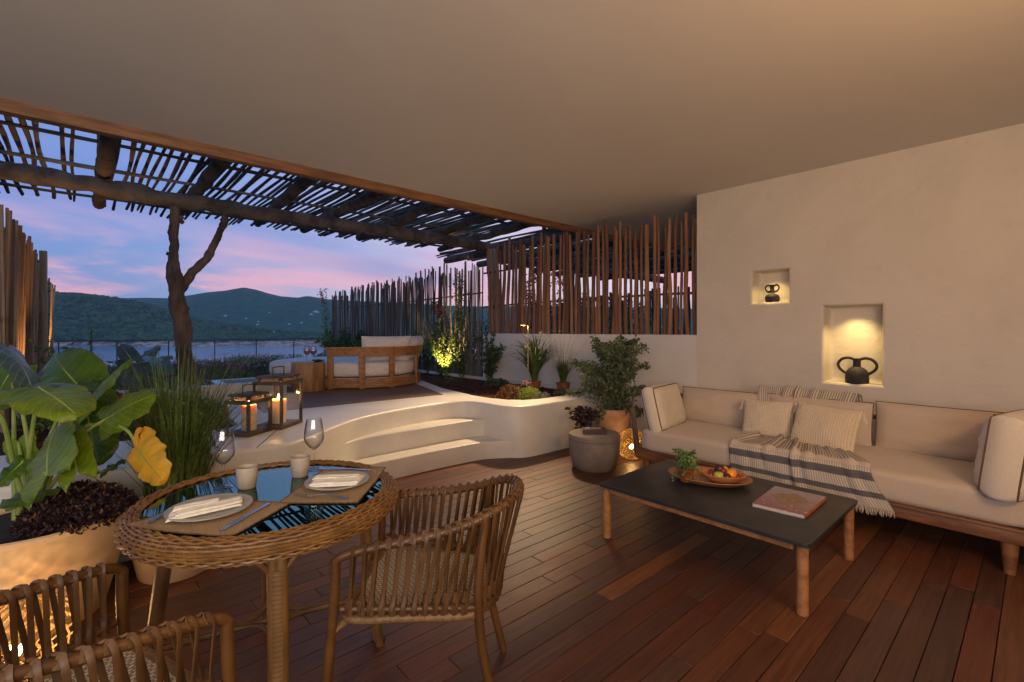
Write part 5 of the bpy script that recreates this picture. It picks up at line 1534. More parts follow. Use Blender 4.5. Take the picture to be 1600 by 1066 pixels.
def wineglass(c, z, s, lab, wine=False):
    root = thing('wine_glass', lab, 'wine glass', (c[0], c[1], z))
    prof = [(0, 0), (.036, 0), (.037, .0015), (.030, .003), (.010, .006), (.0045, .012), (.0038, .05), (.0040, .088), (.008, .098), (.022, .110), (.040, .132), (.046, .152), (.044, .185), (.038, .222), (.0345, .243),
            (.0335, .243), (.037, .222), (.043, .185), (.0448, .152), (.039, .133), (.021, .1115), (.006, .101), (0, .100)]
    obj('goblet', MB().lathe([(r * s, q * s) for r, q in prof], 40), M_glassr, root)
    if wine:
        obj('rose_wine', MB().lathe([(0, .102), (.020, .1125), (.038, .134), (.0438, .150), (.0436, .156), (0, .156)], 30), M_wine, root)
def realglass():
    m = bpy.data.materials.new('wine_glass'); m.use_nodes = True; nt = m.node_tree; nt.nodes.clear(); g = G(nt)
    lw = g.n('ShaderNodeLayerWeight', i_Blend=.5)
    t = g.n('ShaderNodeBsdfTransparent', i_Color=g.mix(g.m('POWER', lw.outputs['Facing'], 2.2), (.97, .975, .98), (.30, .31, .33))); gl = g.n('ShaderNodeBsdfGlossy', i_Color=(1, 1, 1), i_Roughness=0.02)
    fr = g.m('ADD', .045, g.m('MULTIPLY', .85, g.m('POWER', lw.outputs['Facing'], 3)))
    ms = g.n('ShaderNodeMixShader', i_0=fr, i_1=t.outputs[0], i_2=gl.outputs[0]); g.n('ShaderNodeOutputMaterial', i_Surface=ms.outputs[0]); return m
M_glassr = realglass()
def winemat():
    m = bpy.data.materials.new('rose_wine'); m.use_nodes = True; nt = m.node_tree; nt.nodes.clear(); g = G(nt)
    t = g.n('ShaderNodeBsdfTransparent', i_Color=(.95, .50, .40)); d = g.n('ShaderNodeBsdfTranslucent', i_Color=(.9, .4, .3))
    ms = g.n('ShaderNodeMixShader', i_0=.5, i_1=t.outputs[0], i_2=d.outputs[0]); g.n('ShaderNodeOutputMaterial', i_Surface=ms.outputs[0]); return m
M_wine = winemat()
wineglass((.442, 2.321), TZ, 1.0, 'empty stemmed wine glass at the left back of the glass table')
wineglass((.820, 2.325), TZ, 1.0, 'empty stemmed wine glass at the right back of the glass table')
def cutlery(kind, p, q, lab, z=TZ + .0085):
    p = Vector((p[0], p[1], z)); q = Vector((q[0], q[1], z)); d = (q - p); L = d.length
    root = thing(kind, lab, kind, p, atan2(d.y, d.x))
    def strip(pts):     # (x, halfwidth, z)
        m = MB()
        for x, w, zz in pts: m.v += [(x, -w, zz), (x, w, zz), (x, w, zz + .0022), (x, -w, zz + .0022)]
        for i in range(len(pts) - 1):
            b = i * 4; m.f += [(b, b + 4, b + 5, b + 1), (b + 1, b + 5, b + 6, b + 2), (b + 2, b + 6, b + 7, b + 3), (b + 3, b + 7, b + 4, b)]
        e = (len(pts) - 1) * 4; m.f += [(0, 1, 2, 3), (e + 3, e + 2, e + 1, e)]
        return m
    if kind == 'knife':
        obj('blade', strip([(0, .003, 0), (.01 * 1, .008, 0), (L * .20, .0105, 0), (L * .42, .0100, 0), (L * .46, .006, .0005)]), M_metal, root)
        obj('handle', strip([(L * .455, .0055, .001), (L * .55, .0062, .001), (L * .9, .0080, .001), (L * .98, .0075, .001), (L, .004, .001)]), M_metal, root)
    else:
        for k in range(4):
            y = (k - 1.5) * .0066; obj('tine', MB().tube([(0, y * .9, .009), (L * .12, y, .003), (L * .26, y * .9, .0025)], .0015, 5), M_metal, root)
        obj('neck', strip([(L * .24, .0115, .002), (L * .30, .0115, .001), (L * .36, .006, .003), (L * .42, .0035, .008), (L * .6, .0035, .010)]), M_metal, root)
        obj('handle', strip([(L * .6, .0035, .010), (L * .8, .0062, .006), (L * .96, .0085, .001), (L, .004, 0)]), M_metal, root)
cutlery('knife', (.335, 1.800), (.525, 1.960), 'steel knife lying on the mat right of the nearer plate')
cutlery('fork', (.345, 2.215), (.165, 2.035), 'steel fork mostly hidden left of the nearer plate')
cutlery('fork', (.625, 1.985), (.770, 1.810), 'steel fork lying in front of the right plate')
cutlery('knife', (1.020, 2.095), (.880, 2.265), 'steel knife showing behind the right plate')
# ================================================================== PLANTERS AND BIG LEAVES
def bigleafmat(name, c1, c2, vein, tr=.35, rough=.38):
    m = bpy.data.materials.new(name); m.use_nodes = True; nt = m.node_tree; nt.nodes.clear(); g = G(nt)
    tc = g.n('ShaderNodeTexCoord'); s = g.n('ShaderNodeSeparateXYZ', i_0=tc.outputs['UV']); u, v = s.outputs[0], s.outputs[1]
    av = g.m('ABSOLUTE', g.m('SUBTRACT', v, .5))            # 0 at midrib, .5 at edge
    mid = g.maprange(av, .022, .008)
    w = g.m('ADD', g.m('SUBTRACT', u, g.m('MULTIPLY', av, .62)), g.m('MULTIPLY', g.m('SUBTRACT', g.noise(tc.outputs['UV'], 4, 2), .5), .05))
    f = g.m('ABSOLUTE', g.m('SUBTRACT', g.m('FRACT', g.m('MULTIPLY', w, 9.0)), .5))
    side = g.maprange(f, .055, .015)
    n = g.noise(tc.outputs['Object'], 7, 5); 
    c = g.mix(g.maprange(n, .35, .7), c1, c2)
    c = g.mix(g.m('MULTIPLY', side, .45), c, vein); c = g.mix(mid, c, vein)
    edge = g.m('MULTIPLY', g.maprange(av, .455, .50), g.maprange(g.noise(tc.outputs['UV'], 9, 3), .45, .6))
    c = g.mix(edge, c, (.20, .11, .03))
    spots = g.maprange(g.noise(tc.outputs['UV'], 26, 2), .70, .76); c = g.mix(g.m('MULTIPLY', spots, .7), c, (.22, .14, .04))
    h = g.m('ADD', g.m('MULTIPLY', f, 1.0), g.m('MULTIPLY', n, .3))
    b = g.n('ShaderNodeBump', i_Height=h, i_Strength=.7, i_Distance=.003)
    p = g.n('ShaderNodeBsdfPrincipled', i_Base_Color=c, i_Roughness=rough, i_Normal=b.outputs[0]); p.inputs['Specular IOR Level'].default_value = .28
    t = g.n('ShaderNodeBsdfTranslucent', i_Color=g.mix(1.0, c, (1.6, 1.5, .5), 'MULTIPLY'))
    ms = g.n('ShaderNodeMixShader', i_0=tr, i_1=p.outputs[0], i_2=t.outputs[0]); g.n('ShaderNodeOutputMaterial', i_Surface=ms.outputs[0]); return m
B_green = bigleafmat('elephant_ear_green', (.19, .29, .020), (.10, .18, .014), (.45, .52, .08), .4, .3)
B_deep = bigleafmat('elephant_ear_deep', (.085, .165, .018), (.045, .10, .012), (.16, .24, .04), .3, .3)
B_yel = bigleafmat('elephant_ear_yellow', (.72, .40, .03), (.50, .34, .05), (.30, .30, .08), .3)
B_blue = bigleafmat('elephant_ear_blue', (.05, .10, .10), (.03, .06, .065), (.12, .18, .19), .12, .3)
B_frost = bigleafmat('elephant_ear_frosted', (.085, .14, .10), (.05, .09, .07), (.42, .50, .46), .2, .3)
def big_leaf(base, tip, width, nrm, m, root, cup=.12, curl=.25, wave=.007, lobe=.22, seed=0, name='leaf'):
    """heart shaped blade: base is where the stalk meets it, lobes reach back behind the base"""
    base, tip = Vector(base), Vector(tip); d = tip - base; L = d.length; d.normalize()
    n = Vector(nrm); n = (n - d * n.dot(d)).normalized(); s = d.cross(n)
    def hw(t):       # t from -lobe (back) to 1 (tip)
        if t < 0: return (1 - (t / -lobe) ** 2 * .45) * .90 * (1 + .25 * t)
        return max(0.0, (1 - t) ** .52 * (1 + .75 * t) * .90) if t > .0 else .9
    def fn(a, b):
        v = (b - .5) * 2                   # -1..1 across
        t = -lobe * abs(v) ** .6 * (1 - a) ** 2 * 1.0 + a * (1.0)
        ww = width / 2 * hw(a) * (1 - .0 * a)
        if a < .22: ww *= .72 + .28 * sin(a / .22 * pi / 2)
        x = t * L; y = v * ww
        if a < .001: x = -lobe * L * (abs(v) ** .55)
        elif a < .3: x -= lobe * L * (abs(v) ** .7) * (1 - a / .3) * .55
        z = -cup * width * (v * v) * .8 + abs(v) * .02 * width - curl * L * max(0, a - .25) ** 2 + wave * sin(a * 17 + seed + v * 2) * v * v + wave * .5 * sin(a * 40 + v * 4) * abs(v)
        return base + d * x + s * y + n * z
    o = obj(name, MB().grid(fn, 26, 16), m, root, world=True, angle=180)
    # underside midrib
    P = [Vector(fn(a, .5)) - n * .002 for a in [i / 10 for i in range(10)]]
    obj('midrib', MB().tube(P, [max(.0009, .0048 * (1 - i / 10)) for i in range(10)], 5), M_rib, o, world=True)
    return o
M_rib = mat('leaf_rib', (.32, .40, .09), (.22, .30, .06), .5)
def stalk(root, p0, p3, r=.011, lift=.5, m=None, bend=None):
    p0, p3 = Vector(p0), Vector(p3); mid = p0.lerp(p3, .5) + Vector((0, 0, lift * .12)) + (Vector(bend) if bend else Vector((0, 0, 0)))
    P = smooth_path([p0, p0.lerp(mid, .5) + Vector((0, 0, .03)), mid, mid.lerp(p3, .6) + Vector((0, 0, .015)), p3], 5)
    obj('stalk', MB().tube(P, [r * (1.25 - .75 * i / (len(P) - 1)) for i in range(len(P))], 8), m or M_rib, root, world=True)

# big cream planter
PC = Vector((-.17, 3.29, 0))
ee = thing('potted_elephant_ear', 'big cream planter with large leaved elephant ear and dark maroon ground cover', 'plant', PC)
obj('pot', MB().lathe([(0, 0), (.255, 0), (.262, .01), (.30, .16), (.335, .30), (.339, .335), (.343, .34), (.352, .43), (.368, .462), (.374, .478), (.372, .492), (.362, .498), (.348, .492), (.338, .46), (0, .44)], 72), M_cream, ee)
obj('potting_soil', MB().lathe([(.340, .455), (.2, .468), (0, .47)], 40), mat('dark_compost', (.018, .013, .010), (.035, .025, .018), .95, 40, 6, .01), ee)
cr = Vector((-.20, 3.34, .46))
C = Vector((0, 0, H)); tocam = lambda p: (C - Vector(p)).normalized()
LV = [  # base px,py,d ; tip px,py,d ; width ; normal ; material ; cup, curl
    ((62, 604, 2.20), (-12, 632, 2.05), .24, (0, 0, 1), B_frost, .05, .1),
    ((14, 545, 2.55), (78, 628, 2.25), .20, (.2, .5, .9), B_frost, .12, .2),
    ((120, 600, 2.75), (70, 545, 2.9), .36, (.1, -.9, .5), B_deep, .08, .3),
    ((62, 606, 2.15), (118, 640, 1.95), .30, (0, -.15, 1), B_green, .10, .1),
    ((128, 640, 2.45), (196, 556, 2.65), .20, (-.5, -.6, .8), B_green, .10, .15),
    ((165, 655, 2.35), (236, 612, 2.40), .27, (-.1, -.75, .75), B_green, .10, .2),
    ((135, 640, 2.65), (150, 722, 2.50), .34, (.1, -1, .2), B_deep, .12, .1),
    ((73, 742, 2.05), (74, 664, 2.25), .33, (-.05, -1, .15), B_green, .06, .2),
    ((120, 735, 2.10), (106, 658, 2.25), .155, (.5, -1, .0), B_green, .08, .2),
    ((60, 768, 2.15), (8, 790, 1.98), .17, (.1, -.5, .9), B_deep, .08, .1),
    ((35, 722, 2.2), (-6, 760, 2.1), .10, (.2, -.3, 1), B_deep, .08, .1),
    ((104, 640, 2.55), (82, 672, 2.6), .20, (.2, -1, .3), B_deep, .1, .1),
    ((160, 738, 2.5), (196, 716, 2.6), .07, (0, -.3, 1), B_deep, .1, .1),
    ((28, 690, 2.45), (38, 735, 2.4), .15, (.3, -1, .2), B_green, .1, .2),
    ((20, 575, 2.75), (-20, 640, 2.7), .26, (.2, -1, .6), B_deep, .1, .2),
    ((112, 625, 2.6), (128, 588, 2.8), .22, (.2, -.9, .5), B_deep, .1, .2),
]
for i, (b, t, w, n, m, cup, curl) in enumerate(LV):
    bp_, tp = at(*b), at(*t)
    nn = Vector(n); nn = RT * nn.x - Vector((FW.x, FW.y, 0)) * (-nn.y) * -1 * -1 if False else RT * nn.x + Vector((FW.x, FW.y, 0)) * nn.y + Vector((0, 0, nn.z))
    big_leaf(bp_, tp, w, nn, m, ee, cup, curl, seed=i * 1.7)
    stalk(ee, cr + Vector((U(-.05, .05), U(-.04, .04), 0)), bp_, .010, .5 if bp_.z > .8 else .9, bend=(0, 0, .02))
# yellow leaf on its arching stalk
yb, yt = at(214, 700, 2.25), at(250, 750, 2.12)
big_leaf(yb, yt, .215, RT * -.55 + Vector((FW.x, FW.y, 0)) * -.75 + Vector((0, 0, .35)), B_yel, ee, .16, .05, wave=.009, lobe=.22, seed=4).__setitem__('label', 'yellow leaf turning down from its stalk')
P = smooth_path([cr + Vector((.08, -.02, 0)), at(128, 680, 2.4), at(150, 664, 2.38), at(180, 664, 2.33), at(202, 676, 2.28), yb], 7)
obj('stalk', MB().tube(P, [.010 * (1.1 - .5 * i / len(P)) for i in range(len(P))], 8), M_rib, ee, world=True)
obj('curled_bud', MB().tube(smooth_path([yb, at(213, 680, 2.26), at(221, 668, 2.27)], 5), [.006, .010, .013, .013, .012, .009, .010, .012, .013, .011, .004], 7), B_yel, ee, world=True)
P = smooth_path([cr, at(20, 720, 2.3), at(6, 660, 2.2), at(-12, 640, 2.2)], 6)
obj('stalk', MB().tube(P, .0105, 8), M_rib, ee, world=True)
# maroon ground cover spilling in the planter
mb, m2 = MB(), MB()
gc = onz(140, 745, .60); gc = Vector((-.01, 3.13, .50))
for k in range(2300):
    a = U(0, 6.28); R = sqrt(U(0, 1)); x = .225 * R * cos(a); y = .20 * R * sin(a)
    hh = .155 * (1 - R * R) ** .6 * U(.55, 1.1)
    p = gc + Vector((x, y, hh - .02))
    for _ in range(3): leaf(mb if rnd.random() < .85 else m2, p, rdir(.35), rdir(.6), U(.018, .032), U(.010, .016), .1)
obj('ground_cover', mb, L_black, ee, world=True, kind='stuff', smooth=False); obj('ground_cover_tips', m2, L_rust, ee, world=True, kind='stuff', smooth=False)

# planter with tall grass behind the table
GC = Vector((.41, 3.40, 0))
gr = thing('potted_grass', 'round cream planter with tall upright green grass behind the glass table', 'plant', GC)
pot(gr, .185, .265, .40, M_cream, .014, n=48)
mb = MB()
for k in range(430):
    a = U(0, 6.28); R = .15 * sqrt(U(0, 1)); lean = U(.02, .34) * (1 if U(0, 1) < .8 else 1.5); L = U(.55, 1.0) * (1 - lean * .25)
    b = Vector((R * cos(a), R * sin(a), .38)); dx = Vector((cos(a + U(-.5, .5)), sin(a + U(-.5, .5)), 0))
    pts = [b + dx * lean * t ** 2 * 1.15 + Vector((0, 0, (L * t - .18 * lean * t ** 3))) for t in (0, .25, .5, .75, 1)]
    w = U(.0028, .0055); s = Vector((-sin(a + U(-1, 1)), cos(a), 0)).normalized()
    V = []
    for i, p in enumerate(pts):
        ww = w * (1.0, 1.05, .9, .6, .08)[i]; V += [p - s * ww, p + s * ww]
    mb.add(V, [(0, 1, 3, 2), (2, 3, 5, 4), (4, 5, 7, 6), (6, 7, 9, 8)])
obj('blades', mb, mat('grass_blade', (.13, .20, .045), (.06, .10, .025), .45, 30, 2, translucent=.25), gr, kind='stuff', smooth=False)

# ================================================================== POTTED TREE, DARK PLANT
pt = Vector((4.72, 3.43, 0))
ptree = thing('potted_tree', 'bushy small leaved tree in a terracotta pot between the wall and the sofa', 'plant', pt)
pot(ptree, .15, .205, .48, mat('washed_terracotta', lin(196, 158, 126), lin(170, 128, 96), .75, 5, 6, .003), .016)
mbs, mbl = MB(), MB()
for k in range(64):
    a = k * 2.4 + U(-.3, .3); el_ = U(.15, 1.45); Rr = U(.34, .56); 
    hgt = U(.45, 1.02)
    end = Vector((cos(a) * cos(el_) * Rr * 1.05, sin(a) * cos(el_) * Rr * 1.05, .46 + hgt * (.30 + .62 * sin(el_))))
    if k < 6: end = Vector((cos(a) * .38, sin(a) * .38, U(.30, .45)))
    P = smooth_path([Vector((U(-.02, .02), U(-.02, .02), .45)), Vector((end.x * .3, end.y * .3, .45 + (end.z - .45) * .55 + .05)), Vector((end.x * .75, end.y * .75, .45 + (end.z - .45) * .9 + .03)), end], 5)
    mbs.tube(P, [max(.0015, .0065 * (1 - i / len(P))) for i in range(len(P))], 5, caps=False)
    for j, q in enumerate(P[3:]):
        for _ in range(9):
            leaf(mbl, q + rdir() * U(.01, .065), rdir(.1), rdir(.9), U(.034, .054), U(.024, .036), .1)
for k in range(760):    # inner mass
    v = rdir() * U(.1, .30); v.z = abs(v.z) * 1.5; leaf(mbl, Vector((v.x, v.y, .52 + v.z)), rdir(.1), rdir(.8), U(.026, .042), U(.018, .028), .1)
obj('branches', mbs, M_trunk, ptree, kind='stuff'); obj('foliage', mbl, L_olive, ptree, kind='stuff', smooth=False)
dk = thing('potted_plant', 'small pot of blackish purple leaves behind the clay side table', 'plant', (4.19, 3.43, 0))
pot(dk, .09, .125, .30, M_terr, .010)
twig_plant('', '', '', None, 14, L_purple, M_stem, .06, .055, 9, .20, .24, parent=(lambda e: (setattr(e, 'parent', dk), setattr(e, 'location', (0, 0, .28)), e)[2])(bpy.data.objects.new('plant', None)) if False else None) if False else None
sm_, lm, wm = MB(), MB(), MB()
for k in range(20):
    a = U(0, 6.28); R = U(.05, .19); P = smooth_path([Vector((0, 0, .27)), Vector((cos(a) * R * .4, sin(a) * R * .4, .27 + U(.12, .26))), Vector((cos(a) * R, sin(a) * R, .27 + U(.05, .30)))], 4)
    sm_.tube(P, .002, 4, caps=False)
    for q in P[2:]:
        for _ in range(2): leaf(lm, q + rdir() * .012, rdir(.1), rdir(.8), U(.045, .07), U(.04, .055), .15)
for k in range(3):
    P = smooth_path([Vector((-.03, 0, .28)), Vector((-.12 - .03 * k, -.02, .33 - .03 * k)), Vector((-.23, -.03 * k, .26 - .05 * k))], 5); sm_.tube(P, .0012, 4, caps=False)
    for _ in range(3): leaf(wm, P[-1] + rdir() * .01, rdir(), rdir(), .018, .013)
obj('stems', sm_, M_stem, dk, kind='stuff'); obj('foliage', lm, L_purple, dk, kind='stuff', smooth=False); obj('flowers', wm, L_white, dk, kind='stuff', smooth=False)

# ================================================================== RIGHT BED
zb = ZP - .05
def base_at(px, py): return onz(px, py, zb)
p = base_at(783, 594)
twig_plant('climber', 'dark green climber against the left end of the white garden wall', 'plant', (5.12, 6.30, zb), 12, L_dark, M_stem, .08, .034, 80, .40, .95, droop=.1, jitter=.03)
def reed(name, lab, loc, n, L, spread, potr=None, m=None, w=.006, flop=.5):
    root = thing(name, lab, 'plant', loc); z0 = 0
    if potr: pot(root, potr * .8, potr, potr * 1.6, M_terr, .010, n=24); z0 = potr * 1.4
    mb = MB()
    for k in range(n):
        a = U(0, 6.28); b = Vector((U(-.03, .03), U(-.03, .03), z0)); dx = Vector((cos(a), sin(a), 0)); sp = spread * U(.2, 1); l = L * U(.6, 1)
        pts = [b + dx * sp * t ** 1.6 + Vector((0, 0, l * (t - flop * (sp / spread) * t ** 3.2))) for t in (0, .2, .4, .6, .8, 1)]
        s = Vector((-dx.y, dx.x, 0)); V = []
        for i, q in enumerate(pts): ww = w * (.8, 1.1, 1.1, .9, .6, .06)[i]; V += [q - s * ww, q + s * ww]
        mb.add(V, [(2 * i, 2 * i + 1, 2 * i + 3, 2 * i + 2) for i in range(5)])
    obj('blades', mb, m or MATS['leaf_green'], root, kind='stuff', smooth=False); return root
r1 = reed('potted_iris', 'potted plant with long arching leaves in front of the path light', (4.98, 5.02, zb), 85, 1.05, .78, .085, None, .012, .66)
mb = MB()
for k in range(16):
    a = U(0, 6.28); q = Vector((cos(a) * U(.03, .2), sin(a) * U(.03, .2), U(.45, .88)))
    for _ in range(6): leaf(mb, q + rdir() * .012, rdir(.2), rdir(), .032, .022)
obj('flowers', mb, L_white, r1, kind='stuff', smooth=False)
r2_ = reed('potted_gaura', 'wiry potted plant with small white flowers near the right end of the bed', (5.02, 4.50, zb), 130, .42, .20, .095, None, .005, .2)
sm_, fm = MB(), MB()
for k in range(26):
    a = U(0, 6.28); R = U(.08, .36); h = U(.5, .95); P = smooth_path([Vector((0, 0, .15)), Vector((cos(a) * R * .35, sin(a) * R * .35, h * .6)), Vector((cos(a) * R, sin(a) * R, h))], 4)
    sm_.tube(P, .0013, 4, caps=False)
    for q in P[5:]:
        if U(0, 1) < .5: leaf(fm, q + rdir() * .01, rdir(), rdir(), .022, .016)
obj('stems', sm_, mat('wiry_stem', (.16, .10, .08), None, .7), r2_, kind='stuff'); obj('flowers', fm, L_white, r2_, kind='stuff', smooth=False)
def clump(name, lab, loc, rx, ry, h, m, n, L, W, fl=None, cat='plant', stemn=0):
    root = thing(name, lab, cat, loc); mb = MB(); fm = MB()
    for k in range(n):
        a = U(0, 6.28); R = sqrt(U(0, 1)); x, y = rx * R * cos(a), ry * R * sin(a)
        p = Vector((x, y, h * (1 - R * R) ** .5 * U(.35, 1.08)))
        leaf(mb, p, rdir(.3), rdir(.6), L * U(.6, 1.2), W * U(.7, 1.2), .12)
    obj('foliage', mb, m, root, kind='stuff', smooth=False)
    if fl:
        fmx, fn, fr, fh = fl
        for k in range(fn):
            a = U(0, 6.28); R = sqrt(U(0, 1)); p = Vector((rx * R * cos(a), ry * R * sin(a), h * (1 - R * R) ** .5 + U(0, fh)))
            for _ in range(5): leaf(fm, p + rdir() * fr * .3, rdir(.3), rdir(), fr, fr * .7)
        obj('flowers', fm, fmx, root, kind='stuff', smooth=False)
    return root
clump('heuchera', 'bronze purple leaved ground plant at the left of the lime green one', (4.10, 4.56, zb), .19, .22, .17, L_rust, 900, .035, .026)
clump('sedum', 'lime green low plant spilling at the planter corner', (4.22, 4.36, zb), .20, .15, .15, L_lime, 1300, .026, .016)
clump('violets', 'grey green low plant with violet flowers in front of the lime green one', (4.28, 4.20, zb), .15, .09, .10, L_grey, 450, .022, .014, (L_viol, 9, .018, .02))
clump('pink_flowers', 'small pink flowers just behind the lime green plant', (4.42, 4.62, zb), .14, .12, .16, L_dark, 300, .03, .02, (L_pink, 26, .022, .05))
clump('small_plant', 'dark low plant beside the two terracotta flower pots', (4.78, 4.32, zb), .12, .10, .12, L_grey, 260, .03, .014)
clump('small_plant', 'dark low leafy plant by the climber at the garden wall', (4.85, 5.75, zb), .22, .18, .12, L_dark, 420, .04, .02)
# path light
pl = thing('path_light', 'slim brass path light, lit, standing in the right bed', 'light', (4.72, 4.90, zb))
obj('pole', MB().tube([(0, 0, 0), (0, 0, .955)], .0085, 10), M_brass, pl)
hd = RT * -.075
obj('arm', MB().tube([(0, 0, .95), (hd.x * .9, hd.y * .9, .96)], .006, 8), M_brass, pl)
obj('lamp_head', MB().lathe([(0, .958), (.040, .958), (.042, .963), (.040, .972), (0, .976)], 24, (hd.x, hd.y, 0)), M_brass, pl)
obj('lens', MB().lathe([(0, .9555), (.034, .9555)], 20, (hd.x, hd.y, 0)), emis('path_lens', (1, .62, .25), 30), pl)
point('path_light_lamp', Vector((4.72, 4.90, zb)) + hd + Vector((0, 0, .935)), 3.0, (1, .62, .28), .02, pl)
# spike uplights in the beds, washing the stick fences
def uplight(loc, target, power, lab, size=75, color=(1.0, .62, .22)):
    root = thing('spike_light', lab, 'light', loc); d = (Vector(target) - Vector(loc)).normalized()
    obj('spike', MB().tube([(0, 0, -.05), (0, 0, .05)], .007, 6), M_black, root)
    obj('housing', MB().tube([Vector((0, 0, .05)), Vector((0, 0, .05)) + d * .07], .026, 14), M_black, root)
    obj('lens', MB().tube([Vector((0, 0, .05)) + d * .070, Vector((0, 0, .05)) + d * .0715], .021, 14), emis('uplight_lens', (1, .7, .3), 20) if 'uplight_lens' not in bpy.data.materials else bpy.data.materials['uplight_lens'], root)
    s = spot('uplight_spot', Vector(loc) + Vector((0, 0, .05)) + d * .08, target, power, color, size, .6, .02)
    return root
uplight((4.82, 7.28, zb + .03), (5.32, 7.72, 1.35), 190, 'spike light shining up into the yellow lit shrub at the grey fence', 80)
uplight((-.30, 6.95, zb + .03), (-.50, 7.15, 1.9), 95, 'spike light at the near end of the left stick fence', 80, (1, .50, .16))
uplight((-.36, 12.6, zb), (-.50, 12.9, 1.9), 170, 'spike light at the far end of the left stick fence', 80, (1, .58, .18))
# assumed warm lamp, unseen, added on the pergola corner by the wall; lights the steps and casts the planter's shadow on the deck
cl_ = thing('assumed_spotlight', 'assumed small black spotlight, added high near the wall end of the edge beam', 'light', (5.10, 4.95, 2.86))
obj('housing', MB().tube([(0, 0, .08), (-.03, -.03, 0)], .032, 14), M_black, cl_); obj('bracket', MB().tube([(0, -.10, .10), (0, 0, .10)], .010, 8), M_black, cl_)  # housing and bracket made up to go with the assumed lamp
spot('assumed_steps_spot', (5.05, 4.90, 2.83), (3.0, 4.1, .2), 640, (1.0, .68, .38), 56, .9, .10)

# shrubs and vines on the grey fence
SH = [  # x, y, stems, leafL, W, n, spread, height, mat, label
    (5.12, 7.55, 18, .05, .028, 30, .40, 1.15, L_green, 'shrub lit yellow from below in front of the grey fence'),
    (5.16, 7.10, 9, .05, .024, 24, .22, .95, L_dark, 'dark climbing shrub beside the pale corner post'),
    (5.15, 8.25, 10, .05, .025, 24, .30, .90, L_dark, 'dark shrub to the left of the yellow lit one at the grey fence'),
    (5.10, 9.3, 9, .05, .026, 20, .30, .75, L_dark, 'low dark shrub behind the daybed headrest'),
    (5.05, 10.6, 12, .085, .045, 26, .44, .95, L_green, 'bushy green shrub against the fence behind the daybed'),
    (5.05, 11.7, 12, .09, .045, 26, .44, 1.0, L_dark, 'tall dark green shrub against the far part of the fence'),
    (5.05, 12.8, 14, .09, .045, 26, .40, 1.1, L_green, 'tall leafy shrub at the seaward end of the grey fence')]
for x, y, st_, l, w, n, sp, h, m, lab in SH:
    twig_plant('shrub', lab, 'shrub', (x, y, zb), st_, m, M_stem, l, w, n * 3, sp * 1.1, h, droop=.05, jitter=.04)
def vine(lab, pts, m, fm=None, nl=300, nf=40, L=.05, fz=.33):
    root = thing('vine', lab, 'vine', pts[0]); o0 = Vector(pts[0]); sm_, lm, f_ = MB(), MB(), MB()
    for s in range(5):
        P = smooth_path([Vector(p) - o0 + (Vector((U(-.05, .02), U(-.22, .22), U(-.05, .05))) if i else Vector((0, 0, 0))) for i, p in enumerate(pts)], 8)
        sm_.tube(P, .003, 4, caps=False)
        for k in range(nl // 5): q = P[rnd.randrange(2, len(P))]; leaf(lm, q + Vector((U(-.08, .02), U(-.13, .13), U(-.09, .09))), rdir(.1), rdir(.5), L * U(.6, 1.1), L * .55)
        if fm:
            for k in range(nf // 5):
                q = P[rnd.randrange(int(len(P) * fz), len(P))] + Vector((-.03, U(-.06, .06), U(-.04, .04)))
                for _ in range(5): leaf(f_, q + rdir() * .015, rdir(.1), rdir(), .034, .028)
    obj('stems', sm_, M_stem, root, kind='stuff'); obj('foliage', lm, m, root, kind='stuff', smooth=False)
    if fm: obj('flowers', f_, fm, root, kind='stuff', smooth=False)
vine('bougainvillea with red flowers at the seaward end of the grey fence', [(5.25, 13.75, zb), (5.22, 13.7, 1.3), (5.2, 13.75, 1.9), (5.15, 13.9, 2.55)], L_green, L_red, 300, 24, .06, .82)
vine('bougainvillea with red flowers climbing above the lit shrub', [(5.26, 8.0, zb), (5.27, 8.1, 1.2), (5.26, 7.9, 1.75), (5.26, 8.05, 1.95)], L_dark, L_red, 300, 26, .05, .6)
vine('dark leafy climber on the grey fence just left of the pale post', [(5.28, 7.2, zb), (5.28, 7.25, 1.3), (5.28, 7.15, 1.9), (5.28, 7.3, 2.35)], L_dark, None, 420)
vine('climber with purple flowers behind the left part of the brown screen', [(5.66, 5.75, 1.3), (5.68, 5.6, 1.7), (5.68, 5.9, 2.1), (5.68, 5.5, 2.5)], L_dark, L_mag, 320, 70)
vine('climber with purple flowers low behind the middle of the brown screen', [(5.66, 5.1, 1.2), (5.68, 5.15, 1.5), (5.68, 5.0, 1.8), (5.68, 5.2, 2.3)], L_dark, L_mag, 260, 50)
vine('green climber growing up the left stick fence', [(-.42, 10.2, .5), (-.42, 10.4, 1.1), (-.42, 10.1, 1.6), (-.42, 10.5, 2.1)], L_green, None, 420, 0, .055)
twig_plant('shrub', 'leafy bush at the left edge in front of the tan stick fence', 'shrub', (-.12, 5.45, zb), 12, L_dark, M_stem, .065, .042, 18, .34, 1.0, droop=.1, jitter=.03)
# garden beyond the white wall, seen through the sticks
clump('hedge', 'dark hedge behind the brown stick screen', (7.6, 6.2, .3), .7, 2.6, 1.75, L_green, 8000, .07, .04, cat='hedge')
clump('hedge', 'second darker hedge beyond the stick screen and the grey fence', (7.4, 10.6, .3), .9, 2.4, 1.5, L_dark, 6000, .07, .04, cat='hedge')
f2 = thing('stick_fence', 'dim grey stick fence of the neighbouring terrace beyond the screen', 'fence', (9.6, 7, .3))
stick_row(f2, P_grey, 4.2, 10.5, 9.6, .3, lambda y: 2.25, .055, .10, .02, .02)

